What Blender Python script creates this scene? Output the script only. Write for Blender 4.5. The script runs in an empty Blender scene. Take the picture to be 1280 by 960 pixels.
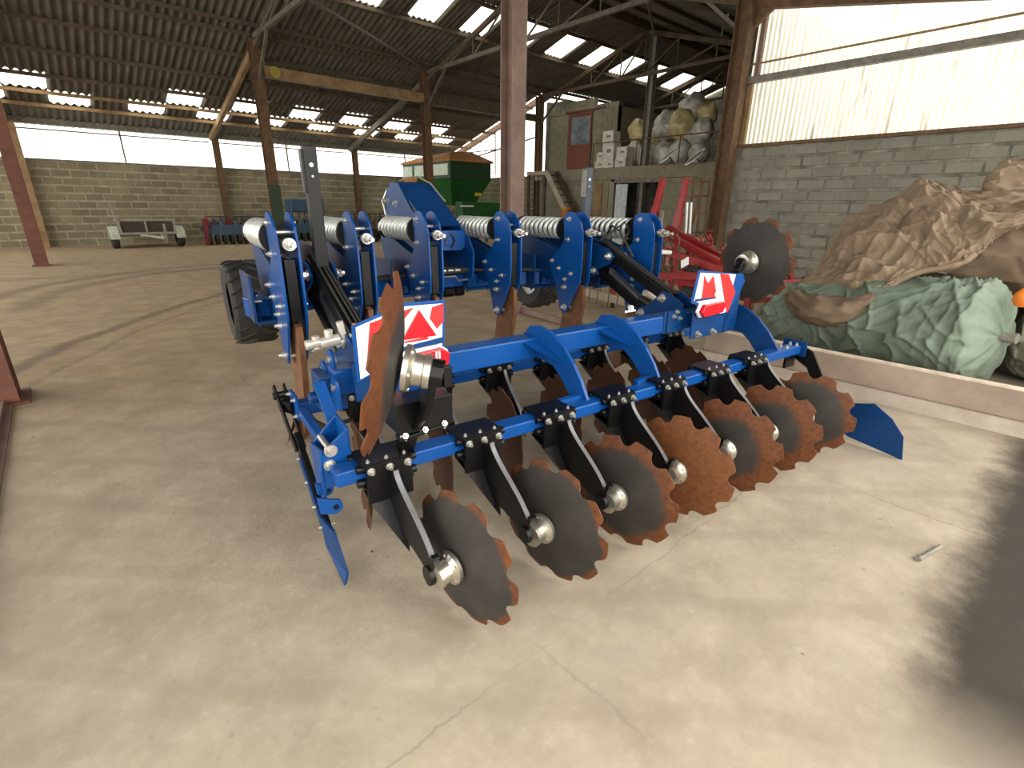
import bpy, math, random
from math import sin, cos, pi, radians, sqrt, atan2
from mathutils import Vector, Matrix, noise
random.seed(7)
SC = bpy.context.scene
COL = SC.collection

# ------------------------------------------------------------------ camera
F_PX, PITCH, ROLL, AZ_B, AZ_M, EYE = 620.99, 0.34599, -0.012508, 0.843312, 0.964082, 1.6
def azv(a): return Vector((sin(a), cos(a), 0))
BX, BY = azv(AZ_B), azv(AZ_B - pi/2)
def tob(v): return Vector((v.dot(BX), v.dot(BY), v.z))
_f = Vector((0, cos(PITCH), -sin(PITCH))); _x = Vector((1, 0, 0)); _d = Vector((0, -sin(PITCH), -cos(PITCH)))
CR = tob(cos(ROLL)*_x + sin(ROLL)*_d); CD = tob(-sin(ROLL)*_x + cos(ROLL)*_d); CF = tob(_f)
MU, MV = tob(azv(AZ_M)), tob(azv(AZ_M - pi/2))          # machine axes (across, forward)
CAM = Vector((0, 0, EYE))
cam = bpy.data.cameras.new('camera'); co = bpy.data.objects.new('camera', cam); COL.objects.link(co)
cam.sensor_width = 36; cam.lens = F_PX/1280*36; cam.clip_end = 300; cam.clip_start = .05
m = Matrix((CR, -CD, -CF)).transposed().to_4x4(); m.translation = CAM; co.matrix_world = m
SC.camera = co
# ------------------------------------------------------------------ light
w = bpy.data.worlds.new('overcast_sky'); SC.world = w; w.use_nodes = True
wn = w.node_tree; bg = wn.nodes['Background']; bg.inputs[0].default_value = (1.0, .96, .89, 1); bg.inputs[1].default_value = 4.6
SC.view_settings.view_transform = 'Standard'; SC.view_settings.look = 'None'
SC.view_settings.exposure = 0.0; SC.view_settings.gamma = 1
SC.view_settings.use_curve_mapping = False
SC.cycles.max_bounces = 8; SC.cycles.diffuse_bounces = 5; SC.cycles.transparent_max_bounces = 12
sun = bpy.data.lights.new('soft_daylight_sun', 'SUN'); sun.energy = 1.0; sun.angle = radians(50); sun.color = (1, .97, .92)
so = bpy.data.objects.new('soft_daylight_sun', sun); COL.objects.link(so)
so.rotation_euler = Vector((-.55, .75, -.8)).to_track_quat('-Z', 'Y').to_euler()   # bright overcast sky beyond the open front

# ------------------------------------------------------------------ helpers
def ray(px, py): return (px-640)/F_PX*CR + (py-480)/F_PX*CD + CF
def at(px, py, n, k):
    r = ray(px, py); return CAM + r*((k - n.dot(CAM))/n.dot(r))
def atZ(px, py, z=0): return at(px, py, Vector((0, 0, 1)), z)
def atX(px, py, x): return at(px, py, Vector((1, 0, 0)), x)
def atY(px, py, y): return at(px, py, Vector((0, 1, 0)), y)
def muv(p): return Vector((p.dot(MU), p.dot(MV), p.z))
def mU(px, py, u): return muv(at(px, py, MU, u))
def mV(px, py, v): return muv(at(px, py, MV, v))

MATS = {}
def mat(name, col, rough=.6, metal=0, noise_amt=.15, noise_scale=8, col2=None, bump=0, bump_scale=30, spec=.5, coord='Object', trans=0, coat=0):
    if name in MATS: return MATS[name]
    M = bpy.data.materials.new(name); M.use_nodes = True; nt = M.node_tree; b = nt.nodes['Principled BSDF']
    b.inputs['Roughness'].default_value = rough; b.inputs['Metallic'].default_value = metal
    b.inputs['Specular IOR Level'].default_value = spec
    if coat: b.inputs['Coat Weight'].default_value = coat; b.inputs['Coat Roughness'].default_value = .2
    tc = nt.nodes.new('ShaderNodeTexCoord')
    nz = nt.nodes.new('ShaderNodeTexNoise'); nz.inputs['Scale'].default_value = noise_scale; nz.inputs['Detail'].default_value = 6; nz.inputs['Roughness'].default_value = .65
    nt.links.new(tc.outputs[coord], nz.inputs[0])
    rp = nt.nodes.new('ShaderNodeValToRGB'); nt.links.new(nz.outputs[0], rp.inputs[0])
    c2 = col2 or tuple(min(1, c*(1+noise_amt*2)) for c in col)
    c1 = col if col2 else tuple(c*(1-noise_amt) for c in col)
    rp.color_ramp.elements[0].position = .35; rp.color_ramp.elements[1].position = .65
    rp.color_ramp.elements[0].color = (*c1, 1); rp.color_ramp.elements[1].color = (*c2, 1)
    nt.links.new(rp.outputs[0], b.inputs['Base Color'])
    if bump:
        n2 = nt.nodes.new('ShaderNodeTexNoise'); n2.inputs['Scale'].default_value = bump_scale; n2.inputs['Detail'].default_value = 8
        nt.links.new(tc.outputs[coord], n2.inputs[0])
        bp = nt.nodes.new('ShaderNodeBump'); bp.inputs['Strength'].default_value = bump; bp.inputs['Distance'].default_value = .01
        nt.links.new(n2.outputs[0], bp.inputs['Height']); nt.links.new(bp.outputs[0], b.inputs['Normal'])
    MATS[name] = M; return M

def N(nt, t, **kw):
    n = nt.nodes.new(t)
    for k, v in kw.items(): setattr(n, k, v)
    return n
def mathn(nt, op, a, b=None, c=None):
    n = N(nt, 'ShaderNodeMath', operation=op)
    for i, x in enumerate((a, b, c)):
        if x is None: continue
        if isinstance(x, (int, float)): n.inputs[i].default_value = x
        else: nt.links.new(x, n.inputs[i])
    return n.outputs[0]
def mixc(nt, f, a, b):
    n = N(nt, 'ShaderNodeMix', data_type='RGBA')
    for i, x in ((0, f), (6, a), (7, b)):
        if isinstance(x, (int, float)): n.inputs[i].default_value = x
        elif isinstance(x, tuple): n.inputs[i].default_value = (*x, 1)
        else: nt.links.new(x, n.inputs[i])
    return n.outputs[2]
def ramp(nt, x, lo, hi):
    n = N(nt, 'ShaderNodeMapRange'); nt.links.new(x, n.inputs[0]); n.inputs[1].default_value = lo; n.inputs[2].default_value = hi
    n.interpolation_type = 'SMOOTHSTEP'; return n.outputs[0]
def noisen(nt, vec, sc, det=5, rough=.6):
    n = N(nt, 'ShaderNodeTexNoise'); nt.links.new(vec, n.inputs[0]); n.inputs['Scale'].default_value = sc
    n.inputs['Detail'].default_value = det; n.inputs['Roughness'].default_value = rough; return n.outputs[0]

class MB:
    def __init__(s): s.v = []; s.f = []; s.mi = []; s.cur = 0
    def add(s, vs, fs):
        o = len(s.v); s.v += [Vector(v) for v in vs]
        for f in fs: s.f.append([i+o for i in f]); s.mi.append(s.cur)
        return s
    def box(s, c, d, R=None):
        c = Vector(c); vs = []
        for z in (-.5, .5):
            for (x, y) in ((-.5, -.5), (.5, -.5), (.5, .5), (-.5, .5)):
                p = Vector((x*d[0], y*d[1], z*d[2])); vs.append(c + (R @ p if R else p))
        return s.add(vs, [(3, 2, 1, 0), (4, 5, 6, 7), (0, 1, 5, 4), (1, 2, 6, 5), (2, 3, 7, 6), (3, 0, 4, 7)])
    def bb(s, lo, hi): return s.box([(a+b)/2 for a, b in zip(lo, hi)], [abs(b-a) for a, b in zip(lo, hi)])
    def bar(s, p0, p1, w, h, up=(0, 0, 1)):
        p0 = Vector(p0); p1 = Vector(p1); d = (p1-p0); L = d.length; d.normalize(); up = Vector(up)
        if abs(d.dot(up)) > .98: up = Vector((0, 1, 0)) if abs(d.y) < .9 else Vector((1, 0, 0))
        x = d.cross(up).normalized(); z = x.cross(d)
        return s.box((p0+p1)/2, (w, L, h), Matrix((x, d, z)).transposed())
    def prism(s, poly, fn, t0, t1):
        n = len(poly); vs = [fn(a, b, t0) for a, b in poly] + [fn(a, b, t1) for a, b in poly]
        fs = [list(range(n))[::-1], list(range(n, 2*n))] + [(i, (i+1) % n, n+(i+1) % n, n+i) for i in range(n)]
        return s.add(vs, fs)
    def vz(s, poly, u0, u1): return s.prism(poly, lambda a, b, t: (t, a, b), u0, u1)      # profile in the y-z plane
    def uz(s, poly, v0, v1): return s.prism(poly, lambda a, b, t: (a, t, b), v0, v1)      # profile in the x-z plane
    def uv(s, poly, z0, z1): return s.prism(poly, lambda a, b, t: (a, b, t), z0, z1)
    def cyl(s, p0, p1, r, n=12, r2=None):
        p0 = Vector(p0); p1 = Vector(p1); d = (p1-p0).normalized(); r2 = r if r2 is None else r2
        a = d.orthogonal().normalized(); b = d.cross(a); vs = []
        for p, rr in ((p0, r), (p1, r2)):
            vs += [p + (a*cos(2*pi*i/n) + b*sin(2*pi*i/n))*rr for i in range(n)]
        return s.add(vs, [list(range(n))[::-1], list(range(n, 2*n))] + [(i, (i+1) % n, n+(i+1) % n, n+i) for i in range(n)])
    def tube(s, pts, r, n=8, closed=False):
        pts = [Vector(p) for p in pts]; m = len(pts); vs = []
        R = r if isinstance(r, (list, tuple)) else [r]*m
        prev = None
        for i, p in enumerate(pts):
            d = (pts[min(i+1, m-1)] - pts[max(i-1, 0)])
            d = d.normalized() if d.length > 1e-9 else Vector((0, 0, 1))
            if prev is None: a = d.orthogonal().normalized()
            else:
                a = prev - d*prev.dot(d); a = a.normalized() if a.length > 1e-6 else d.orthogonal().normalized()
            prev = a; b = d.cross(a)
            vs += [p + (a*cos(2*pi*j/n) + b*sin(2*pi*j/n))*R[i] for j in range(n)]
        fs = [(i*n+j, i*n+(j+1) % n, (i+1)*n+(j+1) % n, (i+1)*n+j) for i in range(m-1) for j in range(n)]
        fs += [list(range(n))[::-1], list(range((m-1)*n, m*n))]
        return s.add(vs, fs)
    def lathe(s, prof, o, ax, n=24):
        # prof: (radius, offset along ax)
        o = Vector(o); ax = Vector(ax).normalized(); a = ax.orthogonal().normalized(); b = ax.cross(a); vs = []; m = len(prof)
        for r, t in prof: vs += [o + ax*t + (a*cos(2*pi*j/n)+b*sin(2*pi*j/n))*max(r, 1e-4) for j in range(n)]
        return s.add(vs, [(i*n+j, i*n+(j+1) % n, (i+1)*n+(j+1) % n, (i+1)*n+j) for i in range(m-1) for j in range(n)])
    def mesh(s, name, mats, smooth=False, org=None):
        me = bpy.data.meshes.new(name); o = Vector(org) if org is not None else Vector((0, 0, 0))
        me.from_pydata([v-o for v in s.v], [], s.f)
        for mm in (mats if isinstance(mats, (list, tuple)) else [mats]): me.materials.append(mm)
        me.polygons.foreach_set('material_index', s.mi)
        if smooth:
            me.polygons.foreach_set('use_smooth', [True]*len(me.polygons))
            if smooth != 'all':
                try: me.set_sharp_from_angle(angle=radians(38))
                except Exception: pass
        me.update(); return me
    def build(s, name, mats, parent=None, smooth=False, bevel=0, org=None, loc=None, label=None, kind=None):
        o = bpy.data.objects.new(name, s.mesh(name, mats, smooth, org)); COL.objects.link(o)
        if loc is not None: o.location = loc
        if parent is not None: o.parent = parent
        if bevel:
            b = o.modifiers.new('bevel', 'BEVEL'); b.width = bevel; b.segments = 2; b.limit_method = 'ANGLE'
        if label: o['label'] = label
        if kind: o['kind'] = kind
        return o
def inst(name, me, parent, loc=(0, 0, 0), rot=None, label=None, scale=None):
    o = bpy.data.objects.new(name, me); COL.objects.link(o); o.parent = parent; o.location = loc
    if rot is not None:
        if isinstance(rot, Matrix): o.rotation_euler = rot.to_euler()
        else: o.rotation_euler = rot
    if scale: o.scale = scale
    if label: o['label'] = label
    return o
def tag(o, label, cat, group=None):
    o['label'] = label; o['category'] = cat
    if group: o['group'] = group
    return o
def empty(name, label=None, cat=None, loc=(0, 0, 0), rz=0, group=None):
    o = bpy.data.objects.new(name, None); COL.objects.link(o); o.location = loc; o.rotation_euler = (0, 0, rz); o.empty_display_size = .1
    if label: tag(o, label, cat, group)
    return o
def struct(o): o['kind'] = 'structure'; return o
def copy_tree(o, parent=None):
    c = o.copy(); COL.objects.link(c)
    if parent is not None: c.parent = parent
    for ch in [x for x in bpy.data.objects if x.parent == o]: copy_tree(ch, c)
    return c

# ------------------------------------------------------------------ materials
def concrete_floor():
    M = bpy.data.materials.new('dusty_concrete_floor'); M.use_nodes = True; nt = M.node_tree; b = nt.nodes['Principled BSDF']
    tc = N(nt, 'ShaderNodeTexCoord'); P = tc.outputs['Object']; sx = N(nt, 'ShaderNodeSeparateXYZ'); nt.links.new(P, sx.inputs[0])
    X, Y = sx.outputs[0], sx.outputs[1]
    n1 = noisen(nt, P, .55, 6, .6); n2 = noisen(nt, P, 2.6, 8, .68); n3 = noisen(nt, P, 14, 8, .7)
    far = ramp(nt, mathn(nt, 'ADD', Y, mathn(nt, 'MULTIPLY', n1, 3.0)), 4.2, 8.5)
    near = mixc(nt, ramp(nt, n2, .25, .8), (.27, .225, .165), (.41, .35, .265))
    near = mixc(nt, mathn(nt, 'MULTIPLY', ramp(nt, n3, .5, .8), .35), near, (.52, .45, .35))
    dirt = mixc(nt, ramp(nt, n2, .25, .8), (.29, .21, .125), (.45, .345, .215))
    c = mixc(nt, far, near, dirt)
    # curved wheel tracks worn into the dust
    for (cx, cy, r, wd, am, ym) in ((3.61, 10.6, 4.92, .30, .55, 10.3), (3.61, 10.6, 4.15, .35, .5, 10.0), (14.6, -1.51, 17.32, .16, .75, 5.6), (14.6, -1.51, 16.9, .05, .35, 5.6), (2.0, 26, 11.5, .5, .3, 9.0)):
        dx = mathn(nt, 'SUBTRACT', X, cx); dy = mathn(nt, 'SUBTRACT', Y, cy)
        rr = mathn(nt, 'SQRT', mathn(nt, 'ADD', mathn(nt, 'MULTIPLY', dx, dx), mathn(nt, 'MULTIPLY', dy, dy)))
        d = mathn(nt, 'ABSOLUTE', mathn(nt, 'SUBTRACT', mathn(nt, 'ADD', rr, mathn(nt, 'MULTIPLY', mathn(nt, 'SUBTRACT', n1, .5), .5)), r))
        k = mathn(nt, 'SUBTRACT', 1.0, ramp(nt, d, 0.02, wd))
        k = mathn(nt, 'MULTIPLY', mathn(nt, 'MULTIPLY', k, am), ramp(nt, Y, ym, ym+.8))
        k = mathn(nt, 'MULTIPLY', k, ramp(nt, mathn(nt, 'SUBTRACT', 9.0, X), 0, 3.5))
        c = mixc(nt, k, c, (.135, .10, .062))
    # damp grey patches
    k = mathn(nt, 'MULTIPLY', ramp(nt, noisen(nt, P, .9, 4, .55), .55, .72), .35)
    c = mixc(nt, k, c, (.26, .235, .20))
    # slab joints
    for (ax, pos, wd) in ((X, 1.06, .006), (X, 3.3, .006), (Y, 1.0, .004), (X, -1.2, .008), (Y, 7.2, .01)):
        wob = mathn(nt, 'MULTIPLY', mathn(nt, 'SUBTRACT', noisen(nt, P, 5, 4, .6), .5), .10)
        d = mathn(nt, 'ABSOLUTE', mathn(nt, 'SUBTRACT', mathn(nt, 'ADD', ax, wob), pos))
        k = mathn(nt, 'MULTIPLY', mathn(nt, 'SUBTRACT', 1.0, ramp(nt, d, wd*.3, wd*1.6)), mathn(nt, 'MULTIPLY', ramp(nt, n1, .42, .55), .45))
        c = mixc(nt, k, c, (.16, .13, .10))
    # small dark droppings
    vo = N(nt, 'ShaderNodeTexVoronoi'); nt.links.new(P, vo.inputs[0]); vo.inputs['Scale'].default_value = 3.2
    k = mathn(nt, 'SUBTRACT', 1.0, ramp(nt, vo.outputs['Distance'], .02, .045))
    c = mixc(nt, mathn(nt, 'MULTIPLY', k, ramp(nt, n2, .5, .56)), c, (.06, .05, .04))
    vo = N(nt, 'ShaderNodeTexVoronoi'); nt.links.new(P, vo.inputs[0]); vo.inputs['Scale'].default_value = 11
    k = mathn(nt, 'SUBTRACT', 1.0, ramp(nt, vo.outputs['Distance'], .06, .13))
    c = mixc(nt, mathn(nt, 'MULTIPLY', k, mathn(nt, 'MULTIPLY', ramp(nt, n1, .45, .6), .45)), c, (.12, .10, .08))
    wv = N(nt, 'ShaderNodeTexWave'); nt.links.new(P, wv.inputs[0]); wv.inputs['Scale'].default_value = .9; wv.inputs['Distortion'].default_value = 2.5; wv.inputs['Detail'].default_value = 3; wv.bands_direction = 'DIAGONAL'
    c = mixc(nt, mathn(nt, 'MULTIPLY', ramp(nt, wv.outputs['Fac'], .86, .98), .22), c, (.22, .18, .13))
    # near-black area with a soft noisy edge beside the kerb, close to the camera
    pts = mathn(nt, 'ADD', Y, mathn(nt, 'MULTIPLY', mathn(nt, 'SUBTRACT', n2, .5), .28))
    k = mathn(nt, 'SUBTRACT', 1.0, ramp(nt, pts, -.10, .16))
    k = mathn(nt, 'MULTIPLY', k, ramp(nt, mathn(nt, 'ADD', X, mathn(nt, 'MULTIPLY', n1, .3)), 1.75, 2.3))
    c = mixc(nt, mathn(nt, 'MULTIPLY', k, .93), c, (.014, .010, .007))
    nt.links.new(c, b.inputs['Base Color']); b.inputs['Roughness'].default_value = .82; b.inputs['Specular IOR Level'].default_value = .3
    bp = N(nt, 'ShaderNodeBump'); bp.inputs['Strength'].default_value = .35; bp.inputs['Distance'].default_value = .01
    nt.links.new(mathn(nt, 'ADD', n3, n2), bp.inputs['Height']); nt.links.new(bp.outputs[0], b.inputs['Normal'])
    return M
def block_mat(name, c1, c2, c3):
    M = bpy.data.materials.new(name); M.use_nodes = True; nt = M.node_tree; b = nt.nodes['Principled BSDF']
    g = N(nt, 'ShaderNodeNewGeometry'); P = g.outputs['Position']; oi = N(nt, 'ShaderNodeObjectInfo')
    c = mixc(nt, ramp(nt, oi.outputs['Random'], 0, 1), c1, c2)
    c = mixc(nt, mathn(nt, 'MULTIPLY', ramp(nt, noisen(nt, P, .8, 5, .6), .45, .65), .7), c, c3)
    c = mixc(nt, mathn(nt, 'MULTIPLY', ramp(nt, noisen(nt, P, 6, 6, .7), .5, .75), .5), c, tuple(x*.5 for x in c1))
    nt.links.new(c, b.inputs['Base Color']); b.inputs['Roughness'].default_value = .93; b.inputs['Specular IOR Level'].default_value = .2
    bp = N(nt, 'ShaderNodeBump'); bp.inputs['Strength'].default_value = .5; bp.inputs['Distance'].default_value = .01
    nt.links.new(noisen(nt, P, 40, 6, .7), bp.inputs['Height']); nt.links.new(bp.outputs[0], b.inputs['Normal'])
    return M
def sheet_translucent(name, tint, streak, amt, thr=.35):
    M = bpy.data.materials.new(name); M.use_nodes = True; nt = M.node_tree; nt.nodes.remove(nt.nodes['Principled BSDF'])
    out = nt.nodes['Material Output']; g = N(nt, 'ShaderNodeNewGeometry')
    mp = N(nt, 'ShaderNodeMapping'); nt.links.new(g.outputs['Position'], mp.inputs[0]); mp.inputs['Scale'].default_value = (7, 7, .55)
    s = ramp(nt, noisen(nt, mp.outputs[0], 1.6, 7, .7), 0.49, .66)
    s2 = ramp(nt, noisen(nt, g.outputs['Position'], .9, 4, .6), thr, .65)
    k = mathn(nt, 'MULTIPLY', mathn(nt, 'MULTIPLY', s, s2), amt)
    c = mixc(nt, k, tint, streak)
    tl = N(nt, 'ShaderNodeBsdfTranslucent'); nt.links.new(c, tl.inputs[0])
    tp = N(nt, 'ShaderNodeBsdfTransparent'); nt.links.new(c, tp.inputs[0])
    mx = N(nt, 'ShaderNodeMixShader'); mx.inputs[0].default_value = .12; nt.links.new(tl.outputs[0], mx.inputs[1]); nt.links.new(tp.outputs[0], mx.inputs[2])
    nt.links.new(mx.outputs[0], out.inputs[0]); return M
def glass_mat(name, alpha, col=(.9, .95, .95)):
    M = bpy.data.materials.new(name); M.use_nodes = True; nt = M.node_tree; nt.nodes.remove(nt.nodes['Principled BSDF'])
    out = nt.nodes['Material Output']
    tp = N(nt, 'ShaderNodeBsdfTransparent'); tp.inputs[0].default_value = (*col, 1)
    gl = N(nt, 'ShaderNodeBsdfGlossy'); gl.inputs['Roughness'].default_value = .1
    tl = N(nt, 'ShaderNodeBsdfTranslucent'); tl.inputs[0].default_value = (*col, 1)
    m1 = N(nt, 'ShaderNodeMixShader'); m1.inputs[0].default_value = .06; nt.links.new(tl.outputs[0], m1.inputs[1]); nt.links.new(gl.outputs[0], m1.inputs[2])
    m2 = N(nt, 'ShaderNodeMixShader'); m2.inputs[0].default_value = alpha; nt.links.new(tp.outputs[0], m2.inputs[1]); nt.links.new(m1.outputs[0], m2.inputs[2])
    nt.links.new(m2.outputs[0], out.inputs[0]); return M
def disc_mat(name, rad, soft, cold=(.028, .025, .022), rust=(.070, .022, .007), rust2=(.135, .045, .013)):
    M = bpy.data.materials.new(name); M.use_nodes = True; nt = M.node_tree; b = nt.nodes['Principled BSDF']
    tc = N(nt, 'ShaderNodeTexCoord'); P = tc.outputs['Object']; ln = N(nt, 'ShaderNodeVectorMath', operation='LENGTH'); nt.links.new(P, ln.inputs[0])
    n1 = noisen(nt, P, 6, 6, .6); n2 = noisen(nt, P, 35, 8, .7)
    k = ramp(nt, mathn(nt, 'ADD', ln.outputs['Value'], mathn(nt, 'MULTIPLY', mathn(nt, 'SUBTRACT', n1, .5), .10)), rad-soft, rad+soft)
    r = mixc(nt, ramp(nt, n2, .3, .7), rust, rust2)
    c = mixc(nt, k, mixc(nt, ramp(nt, n1, .4, .7), cold, tuple(x*1.5 for x in cold)), r)
    nt.links.new(c, b.inputs['Base Color']); b.inputs['Roughness'].default_value = .6; b.inputs['Specular IOR Level'].default_value = .3
    return M
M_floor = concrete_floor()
M_blk_b = block_mat('grey_tan_blocks', (.235, .205, .135), (.175, .15, .10), (.29, .255, .17))
M_blk_r = block_mat('cool_grey_blocks', (.215, .205, .165), (.175, .168, .135), (.26, .25, .205))
M_mortar = mat('pale_mortar', (.30, .26, .175), .95, noise_amt=.2, noise_scale=3)
M_mortar_r = mat('grey_mortar', (.15, .142, .115), .95, noise_amt=.35, noise_scale=3)
M_rustpost = mat('red_oxide_steel', (.10, .035, .022), .7, noise_amt=.3, noise_scale=5, col2=(.16, .06, .035))
M_brownsteel = mat('brown_rusty_steel', (.075, .042, .022), .8, noise_amt=.3, noise_scale=6, col2=(.16, .09, .04))
M_tansteel = mat('pinkish_weathered_steel', (.15, .095, .075), .7, noise_scale=2.5, col2=(.24, .16, .13))
M_greysteel = mat('grey_steel', (.15, .14, .115), .6, noise_amt=.25)
M_truss = mat('dull_brown_grey_steel', (.085, .072, .055), .7, noise_scale=5, col2=(.15, .13, .10))
M_roof = mat('dark_fibre_cement', (.085, .074, .058), .95, noise_scale=1.3, col2=(.15, .135, .11), coord='Object')
M_purlin = mat('dark_timber', (.06, .042, .027), .85, noise_scale=4, col2=(.12, .085, .05))
M_tan = mat('tan_timber', (.19, .115, .05), .8, noise_scale=3, col2=(.32, .21, .105))
M_sky = sheet_translucent('skylight_sheet', (1, 1, .93), (.45, .38, .2), .6)
M_gsheet = sheet_translucent('stained_translucent_sheet', (.85, .85, .74), (.20, .13, .05), .65, .32)
M_pane = glass_mat('frosted_pane', .35)
M_blue = mat('blue_paint', (.0020, .056, .235), .33, noise_amt=.06, noise_scale=3, spec=.28, coat=.08)
M_blue_d = mat('deep_blue_paint', (.0015, .034, .13), .38, noise_amt=.1, noise_scale=4, spec=.28, coat=.05)
M_black = mat('black_paint', (.0035, .0035, .004), .36, noise_amt=.2, noise_scale=6, spec=.28)
M_edge = mat('worn_bare_steel_edge', (.10, .10, .105), .4, .3, noise_scale=12)
M_rubber = mat('black_rubber', (.018, .017, .015), .8, noise_scale=5, col2=(.028, .026, .021), bump=.3)
M_zinc = mat('zinc_plating', (.48, .47, .44), .36, .8, noise_amt=.12, noise_scale=20)
M_spring = mat('silver_spring_coating', (.55, .58, .56), .38, .5, noise_amt=.08, noise_scale=8)
M_hub = mat('machined_hub_steel', (.45, .43, .38), .3, .9, noise_scale=20, col2=(.60, .57, .48))
M_rusttine = mat('rusty_tine_steel', (.11, .045, .018), .6, .2, noise_scale=9, col2=(.19, .085, .035))
M_d_rim = disc_mat('disc_rusty_rim', .228, .02)
M_d_wide = disc_mat('disc_wide_rust_rim', .18, .03)
M_d_full = disc_mat('disc_fully_rusty', .045, .03, rust=(.10, .034, .010), rust2=(.16, .058, .017))
M_d_dark = disc_mat('disc_dark', .258, .012)
M_d_brown = disc_mat('disc_brown', .02, .03, rust=(.058, .022, .010), rust2=(.10, .042, .018))
M_red = mat('red_paint', (.24, .007, .009), .4, noise_amt=.12, noise_scale=6)
M_redref = mat('red_reflector', (.50, .002, .010), .25, noise_amt=.12, noise_scale=60, coat=.5)
M_stripe = mat('red_reflective_stripe', (.62, .012, .012), .45, noise_amt=.05)
M_white = mat('white_panel', (.78, .79, .78), .45, noise_amt=.05)
M_orange = mat('orange_plastic', (.75, .20, .02), .5)
M_green = mat('green_paint', (.012, .075, .018), .45, noise_amt=.3, noise_scale=4, col2=(.02, .12, .025))
M_greend = mat('dark_green_paint', (.010, .035, .014), .5, noise_scale=4, col2=(.016, .055, .02))
M_otarp = mat('orange_brown_tarpaulin', (.32, .12, .03), .75, noise_scale=2, col2=(.46, .21, .06))

# ------------------------------------------------------------------ structure
EAVE_Y, EAVE_Z, SL = 24.5, 4.1, .29
RIDGE_Y = 12.3; RIDGE_Z = EAVE_Z + SL*(EAVE_Y-RIDGE_Y); FRONT_Y = -1.0
def roofz(y): return EAVE_Z + SL*(EAVE_Y-y) if y > RIDGE_Y else (RIDGE_Z - SL*(RIDGE_Y-y) if y > 5.7 else RIDGE_Z - SL*(RIDGE_Y-5.7) - .195*(5.7-y))
XL, XR = -6.4, 26.4
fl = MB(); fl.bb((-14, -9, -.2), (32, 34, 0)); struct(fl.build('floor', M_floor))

def block_wall(name, p0, ex, length, height, bh, bw, mortar, bm, th=.2, parts=300, skip=None, focus=(5, 24, 0)):
    """mortar slab with individual blocks standing a little proud of the joints"""
    p0 = Vector(p0); ex = Vector(ex); ey = Vector((0, 0, 1)); en = ex.cross(ey)      # en: side the blocks face
    mb = MB(); c = p0 + ex*length/2 + ey*height/2 - en*th/2
    R = Matrix((ex, en, ey)).transposed(); mb.box(c, (length, th, height), R)
    wall = struct(mb.build(name, mortar, org=p0, loc=p0))
    metas = []
    for k in range(3):
        b = MB(); j = .016
        vs = []
        W2, H2 = bw/2-j, bh/2-j; e = .008
        for (x, y, z) in ((-W2, -.01, -H2), (W2, -.01, -H2), (W2, -.01, H2), (-W2, -.01, H2), (-W2+e, .012+.003*k, -H2+e), (W2-e, .012+.003*k, -H2+e), (W2-e, .012, H2-e), (-W2+e, .012, H2-e)):
            vs.append(ex*x + en*y + ey*z)
        b.add(vs, [(4, 5, 6, 7), (0, 1, 5, 4), (1, 2, 6, 5), (2, 3, 7, 6), (3, 0, 4, 7)])
        metas.append((b, b.mesh('block', bm)))
    rest = MB(); n = 0; rows = int(height/bh); cols = int(length/bw)
    lst = []
    for r in range(rows):
        for cidx in range(cols+1):
            x = (cidx+.5+(.5 if r % 2 else 0))*bw - bw*.5
            if x < bw/2 or x > length-bw/2: continue
            pos = ex*x + ey*((r+.5)*height/rows)
            if skip and skip(x, (r+.5)*height/rows): continue
            lst.append(pos)
    lst.sort(key=lambda q: ((p0+q)-Vector(focus)).length)
    for i, q in enumerate(lst):
        k = random.randrange(3)
        if i < parts: inst('block', metas[k][1], wall, q)
        else: rest.add([v+q for v in metas[k][0].v], metas[k][0].f)
    if rest.v: rest.build('distant_blocks', bm, wall, kind='stuff')
    return wall
WT = 2.84
block_wall('wall_back', (XL, EAVE_Y, 0), (1, 0, 0), 23.9, WT, .237, .52, M_mortar, M_blk_b, focus=(5.2, 24.5, 1.2))
block_wall('wall_right', (11.38, 5.75, 0), (0, -1, 0), 6.7, 2.80, .2, .5, M_mortar_r, M_blk_r, focus=(11.4, 3, 1))
block_wall('wall_side', (17.5, 24.5, 0), (0, -1, 0), 6.8, 2.90, .237, .52, M_mortar, M_blk_b, parts=60, focus=(17.5, 20, 1))
# far right end of the shed, in the dark
m = MB(); m.bb((XR, -1, 0), (XR+.2, 24.7, 8.2)); struct(m.build('wall_right_end', M_mortar_r))
# copings
m = MB(); m.bb((XL, 24.44, WT), (17.6, 24.72, WT+.06)); struct(m.build('trim_1', M_greysteel))
m = MB(); m.bb((11.30, -1.0, 2.80), (11.5, 5.7, 2.86)); struct(m.build('trim_2', M_brownsteel))
m = MB(); m.bb((XL, 24.42, 3.96), (17.6, 24.62, 4.16)); struct(m.build('trim_3', M_greysteel))

# --- roof
ceil = struct(empty('ceiling'))
def corr(width, length, waves=5, amp=.036):
    b = MB(); n = waves*6
    for i in range(n+1):
        x = i/n*width; z = amp*cos(2*pi*i/6)
        b.v += [Vector((x, 0, z)), Vector((x, length, z))]
    for i in range(n): b.f.append([2*i, 2*i+1, 2*i+3, 2*i+2]); b.mi.append(0)
    return b
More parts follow.
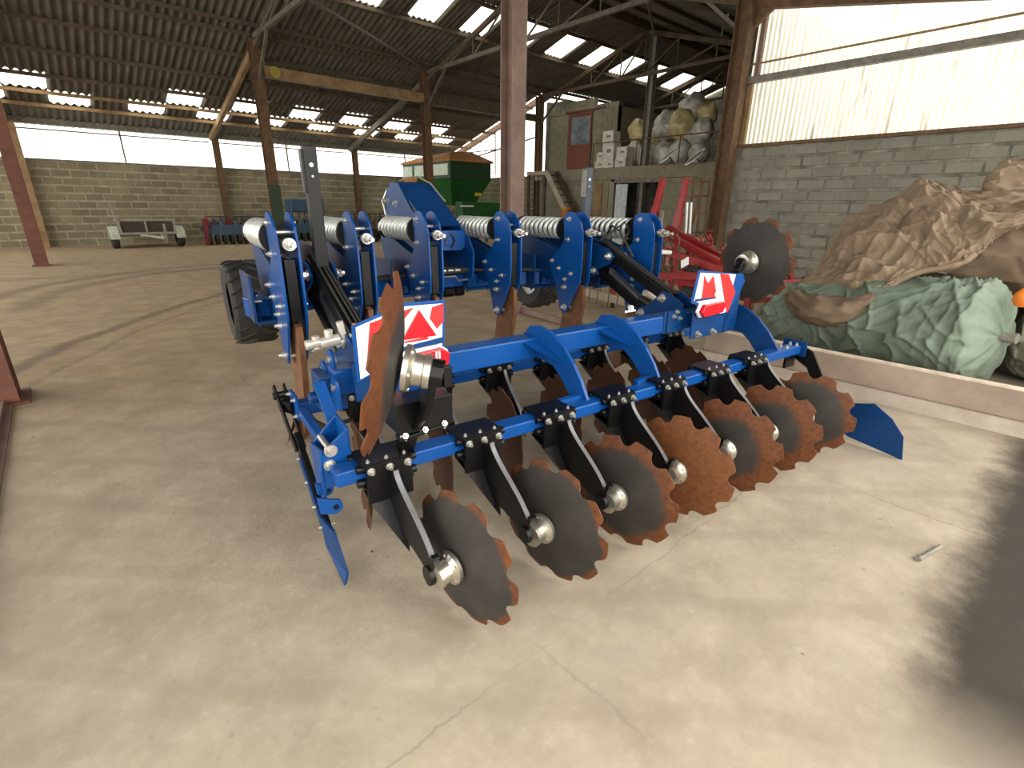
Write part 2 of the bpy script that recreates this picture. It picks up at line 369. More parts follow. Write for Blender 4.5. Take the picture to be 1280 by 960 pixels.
# purlin lines (distance from camera foot along the shed) for the slope that is seen
rows = [24.95, 23.25, 22.38, 21.35, 20.0, 18.6, 17.5, 17.02, 15.2, 13.78, 12.3]
LIT = {1: {-1, 1, 3, 5, 7, 9, 11, 13, 15}, 2: {0, 4, 6, 8, 10, 12, 14}}
rot_back = Matrix.Rotation(-math.atan(SL), 3, 'X').to_euler()
for r in range(len(rows)-1):
    y1, y0 = rows[r], rows[r+1]; L = (y1-y0)*sqrt(1+SL*SL) + .12
    pitch, x0 = (1.02, -.22) if r < 8 else (.942, 9.22-.942*17)
    mesh_o = corr(pitch, L).mesh('roof_sheet', M_roof, smooth='all'); mesh_s = corr(pitch, L).mesh('skylight_sheet', M_sky, smooth='all')
    k0 = int((XL-x0)/pitch)-1; k1 = int((XR-x0)/pitch)+1
    for k in range(k0, k1):
        x = x0+k*pitch
        if x < XL-.6 or x > XR or (r < 6 and x > 16.9): continue
        lit = (k in LIT.get(r, ())) if r in (1, 2) else (r == 8 and x > 5 and (k-17) % 2 == 0)
        if r == 6 and 17.2 < x < 21.3: lit = True
        yb = y0 - .06
        inst('skylight_sheet' if lit else 'roof_sheet', mesh_s if lit else mesh_o, ceil, (x, yb, roofz(max(yb, RIDGE_Y+.001))+.03+(.006 if r % 2 else 0)), rot_back,
             label='translucent corrugated skylight sheet' if lit else None)
# near slope, hardly seen: larger sheets joined
for x1, y0, y1 in ((XR, 5.6, RIDGE_Y), (11.7, FRONT_Y, 5.7)):
    sl_ = (roofz(y1)-roofz(y0))/(y1-y0); R = Matrix.Rotation(math.atan(sl_), 3, 'X'); m = MB(); Lf = (y1-y0)*sqrt(1+sl_*sl_); c = corr(x1-XL, Lf, waves=int((x1-XL)*5.8))
    m.add([R @ v + Vector((XL, y0, roofz(y0)+.03)) for v in c.v], c.f)
    m.build('near_slope_sheets', M_roof, ceil, smooth='all', kind='stuff')
m = MB(); m.bb((17.7, 17.62, 0), (XR, 17.8, 5.9)); struct(m.build('wall_back_right', M_mortar_r))
m = MB(); m.bb((11.6, 5.55, 0), (XR, 5.75, roofz(5.7))); struct(m.build('wall_near_right', M_mortar_r))
for y in rows + [10.9, 9.4, 7.9, 6.4, 4.6, 3.0, 1.4, -.4]:
    m = MB(); yy = min(y, 24.5)
    z = roofz(yy)-.03
    m.bb((XL, yy-.035, z-.08), ((17.6 if yy > 17.6 else XR) if yy > 5.7 else 11.6, yy+.035, z+.015)); m.build('purlin', M_tan if (y in (23.25, 22.38)) else M_purlin, ceil)
m = MB(); m.bb((XL, RIDGE_Y-.12, RIDGE_Z-.3), (XR, RIDGE_Y+.12, RIDGE_Z-.02)); m.build('ridge_beam', M_purlin, ceil)

# --- window band above the back wall
def band(name, x0, x1, z0, z1, y):
    m = MB(); m.bb((x0, y, z0), (x1, y+.012, z1)); return struct(m.build(name, M_pane))
cols = [-6.3, -.4, 5.55, 11.35, 17.3]
for i in range(4):
    wdw = band('window_%d' % (i+1), cols[i]+.1, cols[i+1]-.1, WT+.06, 3.98, EAVE_Y+.12)
    for t in (.5,):
        xx = cols[i]+(cols[i+1]-cols[i])*t; b = MB(); b.bb((xx-.025, EAVE_Y+.05, WT+.06), (xx+.025, EAVE_Y+.11, 3.98)); b.build('glazing_bar', M_brownsteel, wdw)
    b = MB(); b.bb((cols[i]+.1, EAVE_Y+.05, 3.80), (cols[i+1]-.1, EAVE_Y+.11, 3.84)); b.build('glazing_bar', M_brownsteel, wdw)
# gable band on the side wall
m = MB(); m.add([(17.62, 24.5, 2.9), (17.62, 17.8, 2.9), (17.62, 17.8, 6.0), (17.62, 24.5, 4.1)], [(0, 1, 2, 3)])
wdw = struct(m.build('window_5', M_pane))
b = MB(); b.bar((17.55, 24.5, 3.75), (17.55, 17.8, 4.6), .05, .06); b.build('glazing_bar', M_brownsteel, wdw)
b = MB(); b.bar((17.55, 24.4, 4.2), (17.55, 20.0, 4.2), .05, .05); b.build('glazing_bar', M_brownsteel, wdw)
b = MB(); b.bar((17.55, 21.2, 3.0), (17.55, 21.2, 5.1), .05, .05); b.build('glazing_bar', M_brownsteel, wdw)
m = MB(); m.bar((17.5, 24.6, 4.12), (17.5, 17.7, 6.12), .12, .26); m.build('verge_rafter', M_brownsteel, ceil)
# stained translucent sheeting above the right wall
for i in range(7):
    y1 = 5.62-i*.95; y0 = y1-.95
    zt1, zt0 = roofz(y1)-.2, roofz(y0)-.2
    b = MB(); n = 60; mm = []
    for k in range(n+1):
        y = y1+(y0-y1)*k/n; x = 11.52+.018*cos(2*pi*k/6)
        b.v += [Vector((x, y, 2.86)), Vector((x, y, zt1+(zt0-zt1)*k/n))]
    for k in range(n): b.f.append([2*k, 2*k+1, 2*k+3, 2*k+2]); b.mi.append(0)
    if i == 0: wsh = struct(b.build('window_6', M_gsheet, smooth='all'))
    else: b.build('translucent_sheet', M_gsheet, wsh, smooth='all')
b = MB(); b.bb((11.34, -1, 4.0), (11.47, 5.7, 4.12)); b.build('sheeting_rail', M_greysteel, wsh)
b = MB(); b.bb((11.44, -1, 4.345), (11.48, 5.7, 4.375)); b.build('tie_rod', M_tan, wsh)
b = MB(); b.bb((11.40, 5.5, 2.86), (11.50, 5.6, 4.0)); b.build('edge_batten', M_tan, wsh)
b = MB(); b.bb((11.40, 5.42, 4.12), (11.50, 5.5, 5.2)); b.build('edge_batten', M_tansteel, wsh)

# --- columns
def column(x, y, h, wd=.26, mm=M_brownsteel, label='', foot=True, group=None):
    o = empty('steel_column', label, 'column', (x, y, 0), group=group)
    b = MB(); t = .014
    b.bb((-wd/2, -wd/2, 0), (wd/2, -wd/2+t, h)); b.bb((-wd/2, wd/2-t, 0), (wd/2, wd/2, h)); b.bb((-t/2, -wd/2+t, 0), (t/2, wd/2-t, h))
    b.build('i_section', mm, o)
    if foot:
        b = MB(); b.bb((-wd*.7, -wd*.7, 0), (wd*.7, wd*.7, .025)); b.build('base_plate', mm, o)
    return o
column(-.40, 17.6, 6.05, .27, M_rustpost, 'dark red steel column standing free on the left of the shed floor')
column(5.5, 17.6, 6.05, .27, M_brownsteel, 'dark brown column behind the machine with green paint near its foot')
column(11.25, 17.6, 6.05, .27, M_brownsteel, 'brown column standing in front of the orange covered green seeder')
column(17.1, 17.6, 6.05, .27, M_brownsteel, 'dark column beside the mezzanine and its wooden stair')
o = column(5.12, 5.8, 5.6, .25, M_tansteel, 'pinkish weathered steel column rising in the middle of the view')
column(11.22, 5.75, 5.6, .30, M_brownsteel, 'dark brown corner column where the right block wall ends')
column(-.66, 5.72, 5.5, .30, M_rustpost, 'dark red column cut by the left edge at the floor rail')
column(17.2, 12.0, 7.3, .24, M_greysteel, 'grey column rising behind the plastic bags on the mezzanine', foot=False)
for x, lb in ((-.3, 'rust streaked column against the left end of the back wall'), (5.6, 'brown column on the back wall above the blue and red implements'), (11.45, 'brown column on the back wall left of the green seeder')):
    column(x, 24.25, 4.0, .22, M_tan if x < 0 else M_brownsteel, lb)
m = MB(); m.bb((5.34, 17.45, 0), (5.66, 17.47, 2.1)); g = m.build('painted_band', M_greend)
g.parent = [o for o in bpy.data.objects if o.get('label', '').startswith('dark brown column behind')][0]; g.location = (-5.5, -17.6, 0)
# crane-like timber beam between the columns
m = MB(); m.bb((5.66, 17.45, 5.08), (11.1, 17.75, 5.36)); tb = tag(m.build('timber_beam', M_tan, bevel=.01), 'pale tan beam spanning between two columns under the roof', 'beam')
m = MB(); m.cyl((5.95, 17.40, 5.22), (5.95, 17.46, 5.22), .15, 20); mm = m.build('yellow_disc', mat('dull_yellow', (.30, .25, .03), .6), tb)
m = MB(); m.bb((11.4, 17.5, 5.05), (17.0, 17.7, 5.3)); tag(m.build('tie_beam', M_purlin), 'dark beam spanning to the mezzanine column behind the central post', 'beam')

# --- rafters and trusses
for x, mm in ((-.4, M_tan), (5.5, M_brownsteel), (11.3, M_greysteel)):
    m = MB(); m.bar((x, 24.4, 3.95), (x, 17.7, 5.75), .13, .20); m.build('rafter', M_tan if x < 8 else M_truss, ceil)
def truss(x, heavy):
    o = empty('roof_truss', None, None, (0, 0, 0)); o.parent = ceil
    A, B = (x, 17.6, 6.05), (x, 5.8, 6.05); zr = RIDGE_Z-.28
    def pt(t): return 17.6+(5.8-17.6)*t
    for nm, p0, p1, w_, h_ in (('bottom_chord', A, B, .09, .11), ('top_chord', (x, 17.6, roofz(17.6)-.32), (x, RIDGE_Y, zr), .10, .14), ('top_chord', (x, 5.8, roofz(5.8)-.32), (x, RIDGE_Y, zr), .10, .14)):
        b = MB(); b.bar(p0, p1, w_, h_); b.build(nm, M_truss if heavy and nm == 'bottom_chord' else M_purlin, o)
    ts = [0, .12, .24, .36, .45, .56, .68, .8, .92, 1]
    for i in range(len(ts)-1):
        ya, yb = pt(ts[i]), pt(ts[i+1]); top = roofz(yb)-.34
        b = MB(); b.bar((x, ya, 6.05), (x, yb, min(top, zr)), .045, .045); b.build('web_bar', M_truss if heavy else M_purlin, o)
        b = MB(); b.bar((x, yb, 6.05), (x, yb, min(top, zr)), .04, .04); b.build('web_bar', M_purlin, o)
    for s_ in (17.6, 5.8):
        d = -1 if s_ > 10 else 1
        b = MB(); b.bar((x, s_, 4.9), (x, s_+d*1.3, 6.0), .07, .07); b.build('knee_brace', M_truss, o)
truss(5.5, 1); truss(11.3, 1); truss(17.1, 0); truss(22.9, 0)
# rafter over the right wall
m = MB(); m.bar((11.3, 5.9, roofz(5.7)-.19), (11.3, -1, roofz(-1)-.19), .16, .40); m.build('rafter', M_brownsteel, ceil)
m = MB(); m.add([(11.25, 5.7, 5.4), (11.25, 5.1, 5.32), (11.25, 5.6, 4.95), (11.35, 5.7, 5.4), (11.35, 5.1, 5.32), (11.35, 5.6, 4.95)], [(0, 1, 2), (5, 4, 3), (0, 3, 4, 1), (1, 4, 5, 2), (2, 5, 3, 0)]); m.build('gusset', M_brownsteel, ceil)
# wind braces under the roof, hanging light
for p, q in (((11.3, 8.2, 6.0), (17.1, 12.0, 7.2)), ((11.3, 6.2, 5.3), (17.1, 9.5, 6.7)), ((5.5, 13.5, 6.05), (11.3, 17.4, 6.1)), ((11.3, 12.2, 6.1), (14.5, 16.5, 6.6))):
    m = MB(); m.bar(p, q, .06, .06); m.build('wind_brace', M_truss, ceil)

# ================================================================== the machine
ORG = Vector((2.1, 2.4, 0))                   # local origin in (u, v, z)
def L(u, v, z): return Vector((u-2.1, v-2.4, z))
rzm = atan2(MU.y, MU.x)
mach = empty('disc_cultivator', 'blue subsoiler and disc cultivator with notched discs, silver coil springs and striped warning boards', 'farm machine',
             (MU*2.1+MV*2.4), rzm)
class MM(MB):
    """machine builder: everything is given in machine coordinates (u across, v forward, z up)"""
    def fin(s, name, mats, parent=None, **k):
        return s.build(name, mats, parent or mach, **{**k, 'org': (2.1, 2.4, 0)})
# --- shared small meshes
def bolt_mesh():
    b = MB(); b.cyl((0, 0, 0), (0, 0, .004), .017, 14); b.cyl((0, 0, .004), (0, 0, .016), .0125, 6); b.cyl((0, 0, .016), (0, 0, .026), .007, 8)
    return b.mesh('bolt', M_zinc, smooth=True)
BOLT = bolt_mesh()
def bolt(parent, p, n, s=1.0, name='bolt'):
    q = Vector(n).to_track_quat('Z', 'Y'); return inst(name, BOLT, parent, p, q.to_euler(), scale=(s, s, s))

def disc_mesh(mt, R=.285, teeth=10, dish=.05, ph=0):
    b = MB(); n = teeth*12; th = .005
    def rim(a):
        t = ((a+ph)/(2*pi)*teeth) % 1.0
        x = (t-.5)*2*pi*R/teeth; rn = .040
        if abs(x) < rn: return min(R, R+.004-sqrt(max(0, rn*rn-x*x)))
        return R
    rad = [0, .04, .09, .14, .19, .23]
    def z(r): return dish*(r/R)**2
    for side in (0, 1):
        o = len(b.v)
        for k in range(len(rad)+1):
            for i in range(n):
                a = 2*pi*i/n; r = rim(a) if k == len(rad) else max(rad[k], .001)
                b.v.append(Vector((r*cos(a), r*sin(a), z(r)-dish + (th if side else 0))))
        for k in range(len(rad)):
            for i in range(n):
                f = [o+k*n+i, o+k*n+(i+1) % n, o+(k+1)*n+(i+1) % n, o+(k+1)*n+i]
                b.f.append(f if side else f[::-1]); b.mi.append(0)
    e0 = len(rad)*n; e1 = e0+(len(rad)+1)*n
    for i in range(n): b.f.append([e0+i, e0+(i+1) % n, e1+(i+1) % n, e1+i]); b.mi.append(0)
    return b.mesh('disc', mt, smooth=True)
# local +z of a disc points to the hollow side; hub sits on the -z (bulging) side; the rim plane is z = 0
DM = {k: disc_mesh(m_, ph=.2*i) for i, (k, m_) in enumerate((('rim', M_d_rim), ('wide', M_d_wide), ('full', M_d_full), ('dark', M_d_dark), ('brown', M_d_brown)))}
def hub_mesh():
    b = MB(); b.lathe([(.0, -.004), (.052, -.004), (.052, -.018), (.046, -.022), (.036, -.03), (.034, -.055), (.038, -.058), (.038, -.075), (.02, -.08), (0, -.08)], (0, 0, -.05), (0, 0, 1), 28)
    for k in range(5):
        a = 2*pi*k/5; b.cyl((.043*cos(a), .043*sin(a), -.068), (.043*cos(a), .043*sin(a), -.076), .006, 8)
    return b.mesh('hub', M_hub, smooth=True)
HUB = hub_mesh()
def dirm(n):      # rotation taking local z to n (machine coordinates), x kept level
    n = Vector(n).normalized(); x = Vector((0, 0, 1)).cross(n).normalized(); y = n.cross(x)
    return Matrix((x, y, n)).transposed()

def clamp_meshes(u):
    pass
def loft(b, stations):
    """stations: (centre, half-thickness vector, half-depth vector) -> box section beam"""
    o = len(b.v)
    for c, a, d in stations:
        c, a, d = Vector(c), Vector(a), Vector(d)
        b.v += [c-a-d, c+a-d, c+a+d, c-a+d]
    m = len(stations)
    for i in range(m-1):
        for j in range(4):
            b.f.append([o+i*4+j, o+i*4+(j+1) % 4, o+(i+1)*4+(j+1) % 4, o+(i+1)*4+j]); b.mi.append(b.cur)
    b.f.append([o+3, o+2, o+1, o]); b.mi.append(b.cur); e = o+(m-1)*4; b.f.append([e, e+1, e+2, e+3]); b.mi.append(b.cur)

# one arm is modelled about the clamp centre (0,0,0) = bar centre; hub and disc behind and below
def arm_body(hx, hy, hz, side):
    """side = +1: disc on the +x side of the arm foot"""
    b = MB()
    P0 = Vector((0, -.045, -.035)); P3 = Vector((hx-side*.085, hy, hz)); P1 = Vector((.0, -.12, -.14)); P2 = P3 + Vector((-.0, .09, .10))
    st = []
    for i in range(13):
        t = i/12; p = P0*(1-t)**3 + P1*3*t*(1-t)**2 + P2*3*t*t*(1-t) + P3*t**3
        dp = (P1-P0)*3*(1-t)**2 + (P2-P1)*6*t*(1-t) + (P3-P2)*3*t*t; dp.normalize()
        dep = Vector((0, -dp.z, dp.y)).normalized()
        hd = .100*(1-t)**.8+.034; st.append((p-dep*hd*.35*(1-t)*0, Vector((.011, 0, 0)), dep*hd))
    loft(b, st)
    b.cur = 1      # worn bright back edge
    st2 = [(c+Vector(d)*(-1 if Vector(d).y > 0 else 1)*1.0, Vector((.0112, 0, 0)), Vector(d).normalized()*.002) for c, a, d in st]
    loft(b, st2); b.cur = 0
    # triangular stiffener between clamp and arm
    b.add([(-.09, -.080, -.11), (.09, -.080, -.11), (.012, -.21, -.31), (.012, -.11, -.28), (-.09, .03, -.08), (.09, .03, -.08)], [(0, 2, 1), (1, 2, 3, 5), (0, 4, 3, 2), (4, 5, 3), (0, 1, 5, 4)])
    # foot with axle boss
    b.cyl(P3+Vector((-side*.03, 0, 0)), P3+Vector((side*.03, 0, 0)), .038, 18)
    b.bar(P3+Vector((-side*.005, .0, .0)), P3+Vector((-side*.005, -.03, .10)), .03, .02)
    return b
def clamp_body():
    b = MB(); w_ = .105
    b.bb((-w_, -.075, .042), (w_, .075, .054)); b.bb((-w_, -.075, -.054), (w_, .075, -.042))
    b.bb((-w_*.9, -.088, -.115), (w_*.9, -.074, .050)); b.bb((-w_*.9, .066, -.06), (w_*.9, .078, .045))
    for y in (-.052, .052):
        for z in (-.031, .031): b.cyl((-w_-.018, y, z), (w_+.018, y, z), .018, 12)
    return b
CLAMP = clamp_body().mesh('clamp', M_black, smooth=True)
def make_arm(u, v, z, hx, hy, hz, side, disc, th, name='disc_arm', label=None, tilt=.026):
    """u,v,z: bar centre under the clamp"""
    a = arm_body(hx, hy, hz, side).build(name, [M_black, M_edge], mach, smooth=True, loc=L(u, v, z), label=label, bevel=.002)
    inst('clamp', CLAMP, a)
    for x in (-.076, 0, .076):
        bolt(a, (x, -.055, .052), (0, 0, 1), .55)
        bolt(a, (x, -.088, .030), (0, -1, -.1), .95)
    n = Vector((cos(th), sin(th), tilt))*side
    hub_c = Vector((hx, hy, hz))
    R_ = dirm(n)
    c = hub_c + R_ @ Vector((0, 0, .05))
    inst('disc', DM[disc], a, c + R_ @ Vector((0, 0, .0)), R_, label={'full': 'fully rusted notched disc', 'rim': 'dark notched disc with a rusty rim', 'wide': 'notched disc with a broad rusty rim and dark middle', 'dark': 'dark disc with rusty teeth', 'brown': 'brown rusty notched disc'}[disc])
    inst('hub', HUB, a, c, R_, scale=(1.3, 1.3, 1.15))
    return a
# rear row: discs 0.44 m apart behind the rear bar
kinds = ['dark', 'dark', 'rim', 'full', 'wide', 'wide', 'rim']
for i, k in enumerate(kinds):
    make_arm(.60+.44*i, 1.80, .585, .112, -.40, -.285, 1, k, .22)
# front row: throws the other way
for i in range(7):
    make_arm(.79+.44*i, 2.64, .575, -.10, -.38, -.275, -1, 'brown', -.20, name='front_disc_arm')

# --- tool bars
b = MM(); b.bb((.40, 1.755, .555), (3.90, 1.845, .620)); b.fin('rear_bar', M_blue, bevel=.008)
b = MM(); b.bb((.44, 2.60, .54), (3.86, 2.68, .612)); b.fin('front_bar', M_blue, bevel=.008)
b = MM(); b.bb((.56, 2.245, .745), (3.62, 2.365, .870)); b.fin('main_beam', M_blue, bevel=.010)
# rear bar right end plate
b = MM(); b.bb((3.90, 1.72, .535), (3.915, 1.90, .650)); e_ = b.fin('end_plate', M_blue_d, bevel=.003)
for v_ in (1.745, 1.87):
    for z_ in (.56, .625): bolt(e_, L(3.915, v_, z_), (1, 0, 0), .8)
for u_ in (3.72, 3.86):
    for v_ in (1.775, 1.825): bolt(e_, L(u_, v_, .62), (0, 0, 1), .8)
# --- curved arch plates from main beam down to rear bar
arch = [(2.40, .74), (2.39, .86), (2.33, .925), (2.24, .94), (2.13, .925), (2.02, .87), (1.93, .79), (1.86, .71), (1.79, .60), (1.80, .555), (1.86, .55), (1.93, .585), (2.02, .68), (2.10, .735), (2.20, .745)]
for j, u_ in enumerate((1.75, 2.335)):
    b = MM(); b.vz(arch, u_-.010, u_+.010)
    a_ = b.fin('arch_plate', M_blue, bevel=.002)
    g = MM(); g.add([(u_-.01, 2.246, .86), (u_-.12, 2.246, .855), (u_-.01, 1.99, .78), (u_-.01, 2.246, .84), (u_-.11, 2.246, .838), (u_-.01, 2.01, .765)], [(0, 1, 2), (5, 4, 3), (0, 3, 4, 1), (1, 4, 5, 2), (2, 5, 3, 0)])
    g.fin('gusset', M_blue, a_)
    g = MM(); g.bb((u_-.16, 1.84, .56), (u_-.01, 1.87, .64)); g.fin('foot_gusset', M_blue, a_)
arch_r = [(2.36, .72), (2.36, .86), (2.22, .905), (2.10, .885), (1.98, .82), (1.88, .73), (1.78, .61), (1.80, .555), (1.95, .555), (2.02, .635), (2.10, .69), (2.22, .69)]
b = MM(); b.vz(arch_r, 3.62, 3.645); b.fin('arch_plate', M_blue_d, bevel=.002, label='deep blue arch plate at the right end')

# --- left end bracket: open box on the end of the rear bar
def q_(px, py, v_): r = mV(px, py, v_); return (r.x, r.z)
b = MM(); face = [q_(*p, 1.87) for p in ((404, 563), (433, 534), (438, 560), (450, 592), (449, 599), (403, 611), (399, 590))]
b.uz(face, 1.86, 1.872)
left = mV(399, 560, 1.87).x
b.vz([(1.86, face[0][1]+.005), (1.86, face[5][1]), (1.90, face[5][1]-.09), (1.96, face[5][1]-.06), (2.0, .47), (2.02, .60), (2.02, face[0][1]-.02)], left-.004, left+.008)
b.vz([(1.86, face[1][1]), (1.86, face[4][1]), (2.02, .50), (2.06, .70), (2.02, .76)], face[1][0]-.006, face[1][0]+.006)
b.add([(left, 2.01, .50), (face[1][0], 2.01, .50), (face[1][0], 2.01, .76), (left, 2.01, face[0][1]-.03), (left, 2.022, .50), (face[1][0], 2.022, .50), (face[1][0], 2.022, .76), (left, 2.022, face[0][1]-.03)], [(0, 1, 2, 3), (7, 6, 5, 4), (0, 4, 5, 1), (1, 5, 6, 2), (2, 6, 7, 3), (3, 7, 4, 0)])
lbo = b.fin('end_bracket', M_blue, bevel=.003)
for px, py, r_ in ((413, 563, .026), (412, 581, .024)):
    p = mV(px, py, 1.86); g = MM(); g.cyl((p.x, 1.852, p.z), (p.x, 1.860, p.z), r_, 20); g.cyl((p.x, 1.838, p.z), (p.x, 2.01, p.z), .014, 12); g.fin('pin', M_zinc, lbo, smooth=True)
for (px, py, vv, rr) in ((410, 613, 1.90, .024), (419, 634, 1.86, .034)):
    p = mV(px, py, vv); g = MM(); poly = [(p.x+rr*cos(a), p.z+rr*sin(a)) for a in [radians(x) for x in range(-110, 91, 20)]] + [(p.x-rr*1.9, p.z+rr*1.9), (p.x-rr*1.7, p.z-rr*.4)]
    g.uz(poly, vv, vv+.014); g.fin('hook', M_blue, lbo, bevel=.002)
    g = MM(); g.cyl((p.x+.004, vv-.003, p.z), (p.x+.004, vv+.016, p.z), rr*.35, 12); g.fin('hook_hole', M_black, lbo)
g = MM(); g.bar((face[1][0]-.01, 2.03, .72), (face[1][0]-.02, 2.16, .86), .05, .012); g.fin('strap', M_blue, lbo, bevel=.002)
g = MM(); g.bar((.46, 2.02, .56), (.46, 2.62, .58), .04, .05); g.fin('side_rail', M_blue, lbo, bevel=.004)
# ears above the bracket
for (u_, v_, z_) in ((mV(405, 463, 2.42).x, 2.42, mV(405, 463, 2.42).z), (mV(419, 484, 2.22).x, 2.22, mV(419, 484, 2.22).z), (.58, 2.35, .90)):
    g = MM(); poly = []
    for k in range(9):
        a = pi*k/8; poly.append((v_+.05*cos(a), z_+.05*sin(a)))
    poly += [(v_-.05, z_-.10), (v_+.07, z_-.12)]
    g.vz(poly, u_-.008, u_+.008); g.fin('ear', M_blue, lbo, bevel=.002)
    g = MM(); g.cyl((u_-.014, v_, z_), (u_+.014, v_, z_), .019, 14); g.fin('bushing', M_zinc, lbo, smooth=True)
g = MM(); g.bb((.50, 2.28, .66), (.62, 2.44, .84)); g.cyl((.46, 2.36, .72), (.50, 2.36, .72), .03, 14); g.fin('hinge_block', M_blue_d, lbo, bevel=.006)
# --- left side deflector (hangs from the front bar) and right blade (hangs from the rear bar)
dfl = MM(); A_ = Vector((.40, 2.78, .66)); B_ = Vector((.365, 2.18, .22))
dfl.bar((.375, 2.80, .66), (.395, 2.50, .40), .012, .045); dfl.bar((.425, 2.80, .66), (.435, 2.50, .40), .012, .045)
D0, D1 = Vector((.415, 2.56, .46)), Vector((.425, 2.14, .12))
dfl.bar(D0, D1, .030, .065); dfl.cyl((.36, 2.76, .62), (.44, 2.76, .62), .022, 12)
d0 = dfl.fin('deflector_arm', M_black, bevel=.003)
g = MM(); g.bar(D0+Vector((-.02, -.10, -.08)), D1+Vector((-.018, -.03, -.03)), .006, .05)
P4 = [(.400, 2.16, .19), (.398, 2.12, .06), (.404, 1.86, .01), (.424, 1.88, .05), (.418, 2.02, .19)]
g.add([Vector(p) for p in P4]+[Vector(p)+Vector((.012, .004, 0)) for p in P4], [(0, 1, 2, 3, 4), (9, 8, 7, 6, 5)]+[(i, (i+1) % 5, 5+(i+1) % 5, 5+i) for i in range(5)])
g.fin('deflector_blade', M_blue_d, d0)
for t in (.25, .5, .75, .95):
    p = D0.lerp(D1, t)
    bolt(d0, L(p.x-.02, p.y, p.z), (-1, 0, 0), .7); bolt(d0, L(p.x+.02, p.y, p.z), (1, 0, 0), .7)
g = MM(); g.bb((.435, 2.57, .53), (.45, 2.72, .66)); e_ = g.fin('end_plate', M_blue, bevel=.003)
for v_ in (2.59, 2.70): bolt(e_, L(.435, v_, .64), (-1, 0, 0), .8); bolt(e_, L(.435, v_, .55), (-1, 0, 0), .8)
g = MM(); g.bar((.435, 2.64, .58), (.40, 2.72, .58), .04, .06); g.fin('deflector_mount', M_black)
# right blade
rb = MM(); rb.vz([(1.90, .60), (1.78, .62), (1.68, .58), (1.58, .42), (1.40, .25), (1.36, .17), (1.44, .15), (1.62, .30), (1.70, .45), (1.80, .50), (1.90, .50)], 3.93, 3.945)
rbo = rb.fin('blade_arm', M_black, bevel=.002)
g = MM(); g.vz([(1.42, .26), (1.20, .33), (1.08, .26), (.99, .16), (.96, .0), (1.30, .035), (1.46, .10)], 3.90, 3.908); g.fin('deflector_blade', M_blue_d, rbo)
g = MM(); g.bb((3.80, 1.80, .44), (3.94, 1.82, .56)); g.fin('blade_mount', M_black, rbo, bevel=.004)
for p in ((1.86, .58), (1.86, .53), (1.42, .22)): bolt(rbo, L(3.93, *p), (-1, 0, 0), .8)

# --- raised side discs
def raised(center, n, hub_side, disc, label):
    n = Vector(n).normalized(); R_ = dirm(-n*hub_side) if hub_side else dirm(n)
    o = inst('raised_disc', DM[disc], mach, L(*center), R_, label=label, scale=(1, 1, 1))
    inst('hub', HUB, o, (0, 0, 0), None, scale=(1.45, 1.45, 1.15)); return o
nL = Vector((cos(-.54), sin(-.54), -.19)).normalized()
cL = Vector((.505, 1.42, 1.135))
rl = raised(cL, nL, 1, 'wide', 'brown toothed disc folded up on edge at the left')
hc = cL + nL*.15
b = MM(); st = []
for t, wd in ((0, .042), (.2, .05), (.45, .07), (.7, .09), (1, .085)):
    p = Vector((hc.x, hc.y, hc.z)).lerp(Vector((.70, 1.66, .84)), t); st.append((p+Vector((0.02*sin(pi*t), 0, 0)), Vector((.012, 0, 0)), Vector((wd*.45, wd, wd*.35))))
loft(b, st); b.cyl(hc-nL*.02, hc+nL*.035, .045, 18); b.bar(hc+nL*.045+Vector((0, 0, .03)), hc+nL*.045-Vector((0, 0, .04)), .03, .02)
b.bb((.60, 1.58, .80), (.82, 1.72, .92)); ao = b.fin('raised_arm', M_black, bevel=.003)
b = MM(); b.bar((.60, 1.60, .785), (.80, 1.60, .800), .055, .016); pl = b.fin('clamp_plate', M_black, ao, bevel=.003)
for u_ in (.62, .70, .78): bolt(pl, L(u_, 1.585, .79+(u_-.6)*.07), (0, -1, .6), 1.0)
b = MM(); b.bar((.70, 1.66, .86), (.70, 1.80, .62), .06, .05); b.fin('clamp_leg', M_black, ao)
b = MM(); b.bar((.74, 1.70, .80), (.74, 1.74, .98), .10, .06); b.fin('fold_bar', M_blue, ao, bevel=.004)
cR = Vector((3.86, 2.22, 1.205)); nR = Vector((cos(-.10), sin(-.10), .05)).normalized()
rr_ = raised(cR, nR, -1, 'dark', 'dark disc with rusty teeth folded up at the right'); rr_.scale = (1.16, 1.16, 1.1)
hc = cR - nR*.15
b = MM(); b.bar(hc, (3.52, 2.16, 1.13), .04, .085); b.cyl(hc-nR*.03, hc+nR*.02, .042, 18); ro = b.fin('raised_arm', M_black, bevel=.004)
g = MM(); g.bar(cR+Vector((-.05, -.07, .09)), cR+Vector((-.05, -.09, .04)), .012, .004); g.fin('yellow_tag', mat('yellow_tag', (.6, .5, .02), .5), ro)
bolt(ro, L(*(hc-nR*.035)), (-1, 0, 0), 1.1)
b = MM(); b.bb((3.47, 2.13, .80), (3.58, 2.20, 1.14)); b.fin('fold_bar', M_blue_d, ro, bevel=.004)

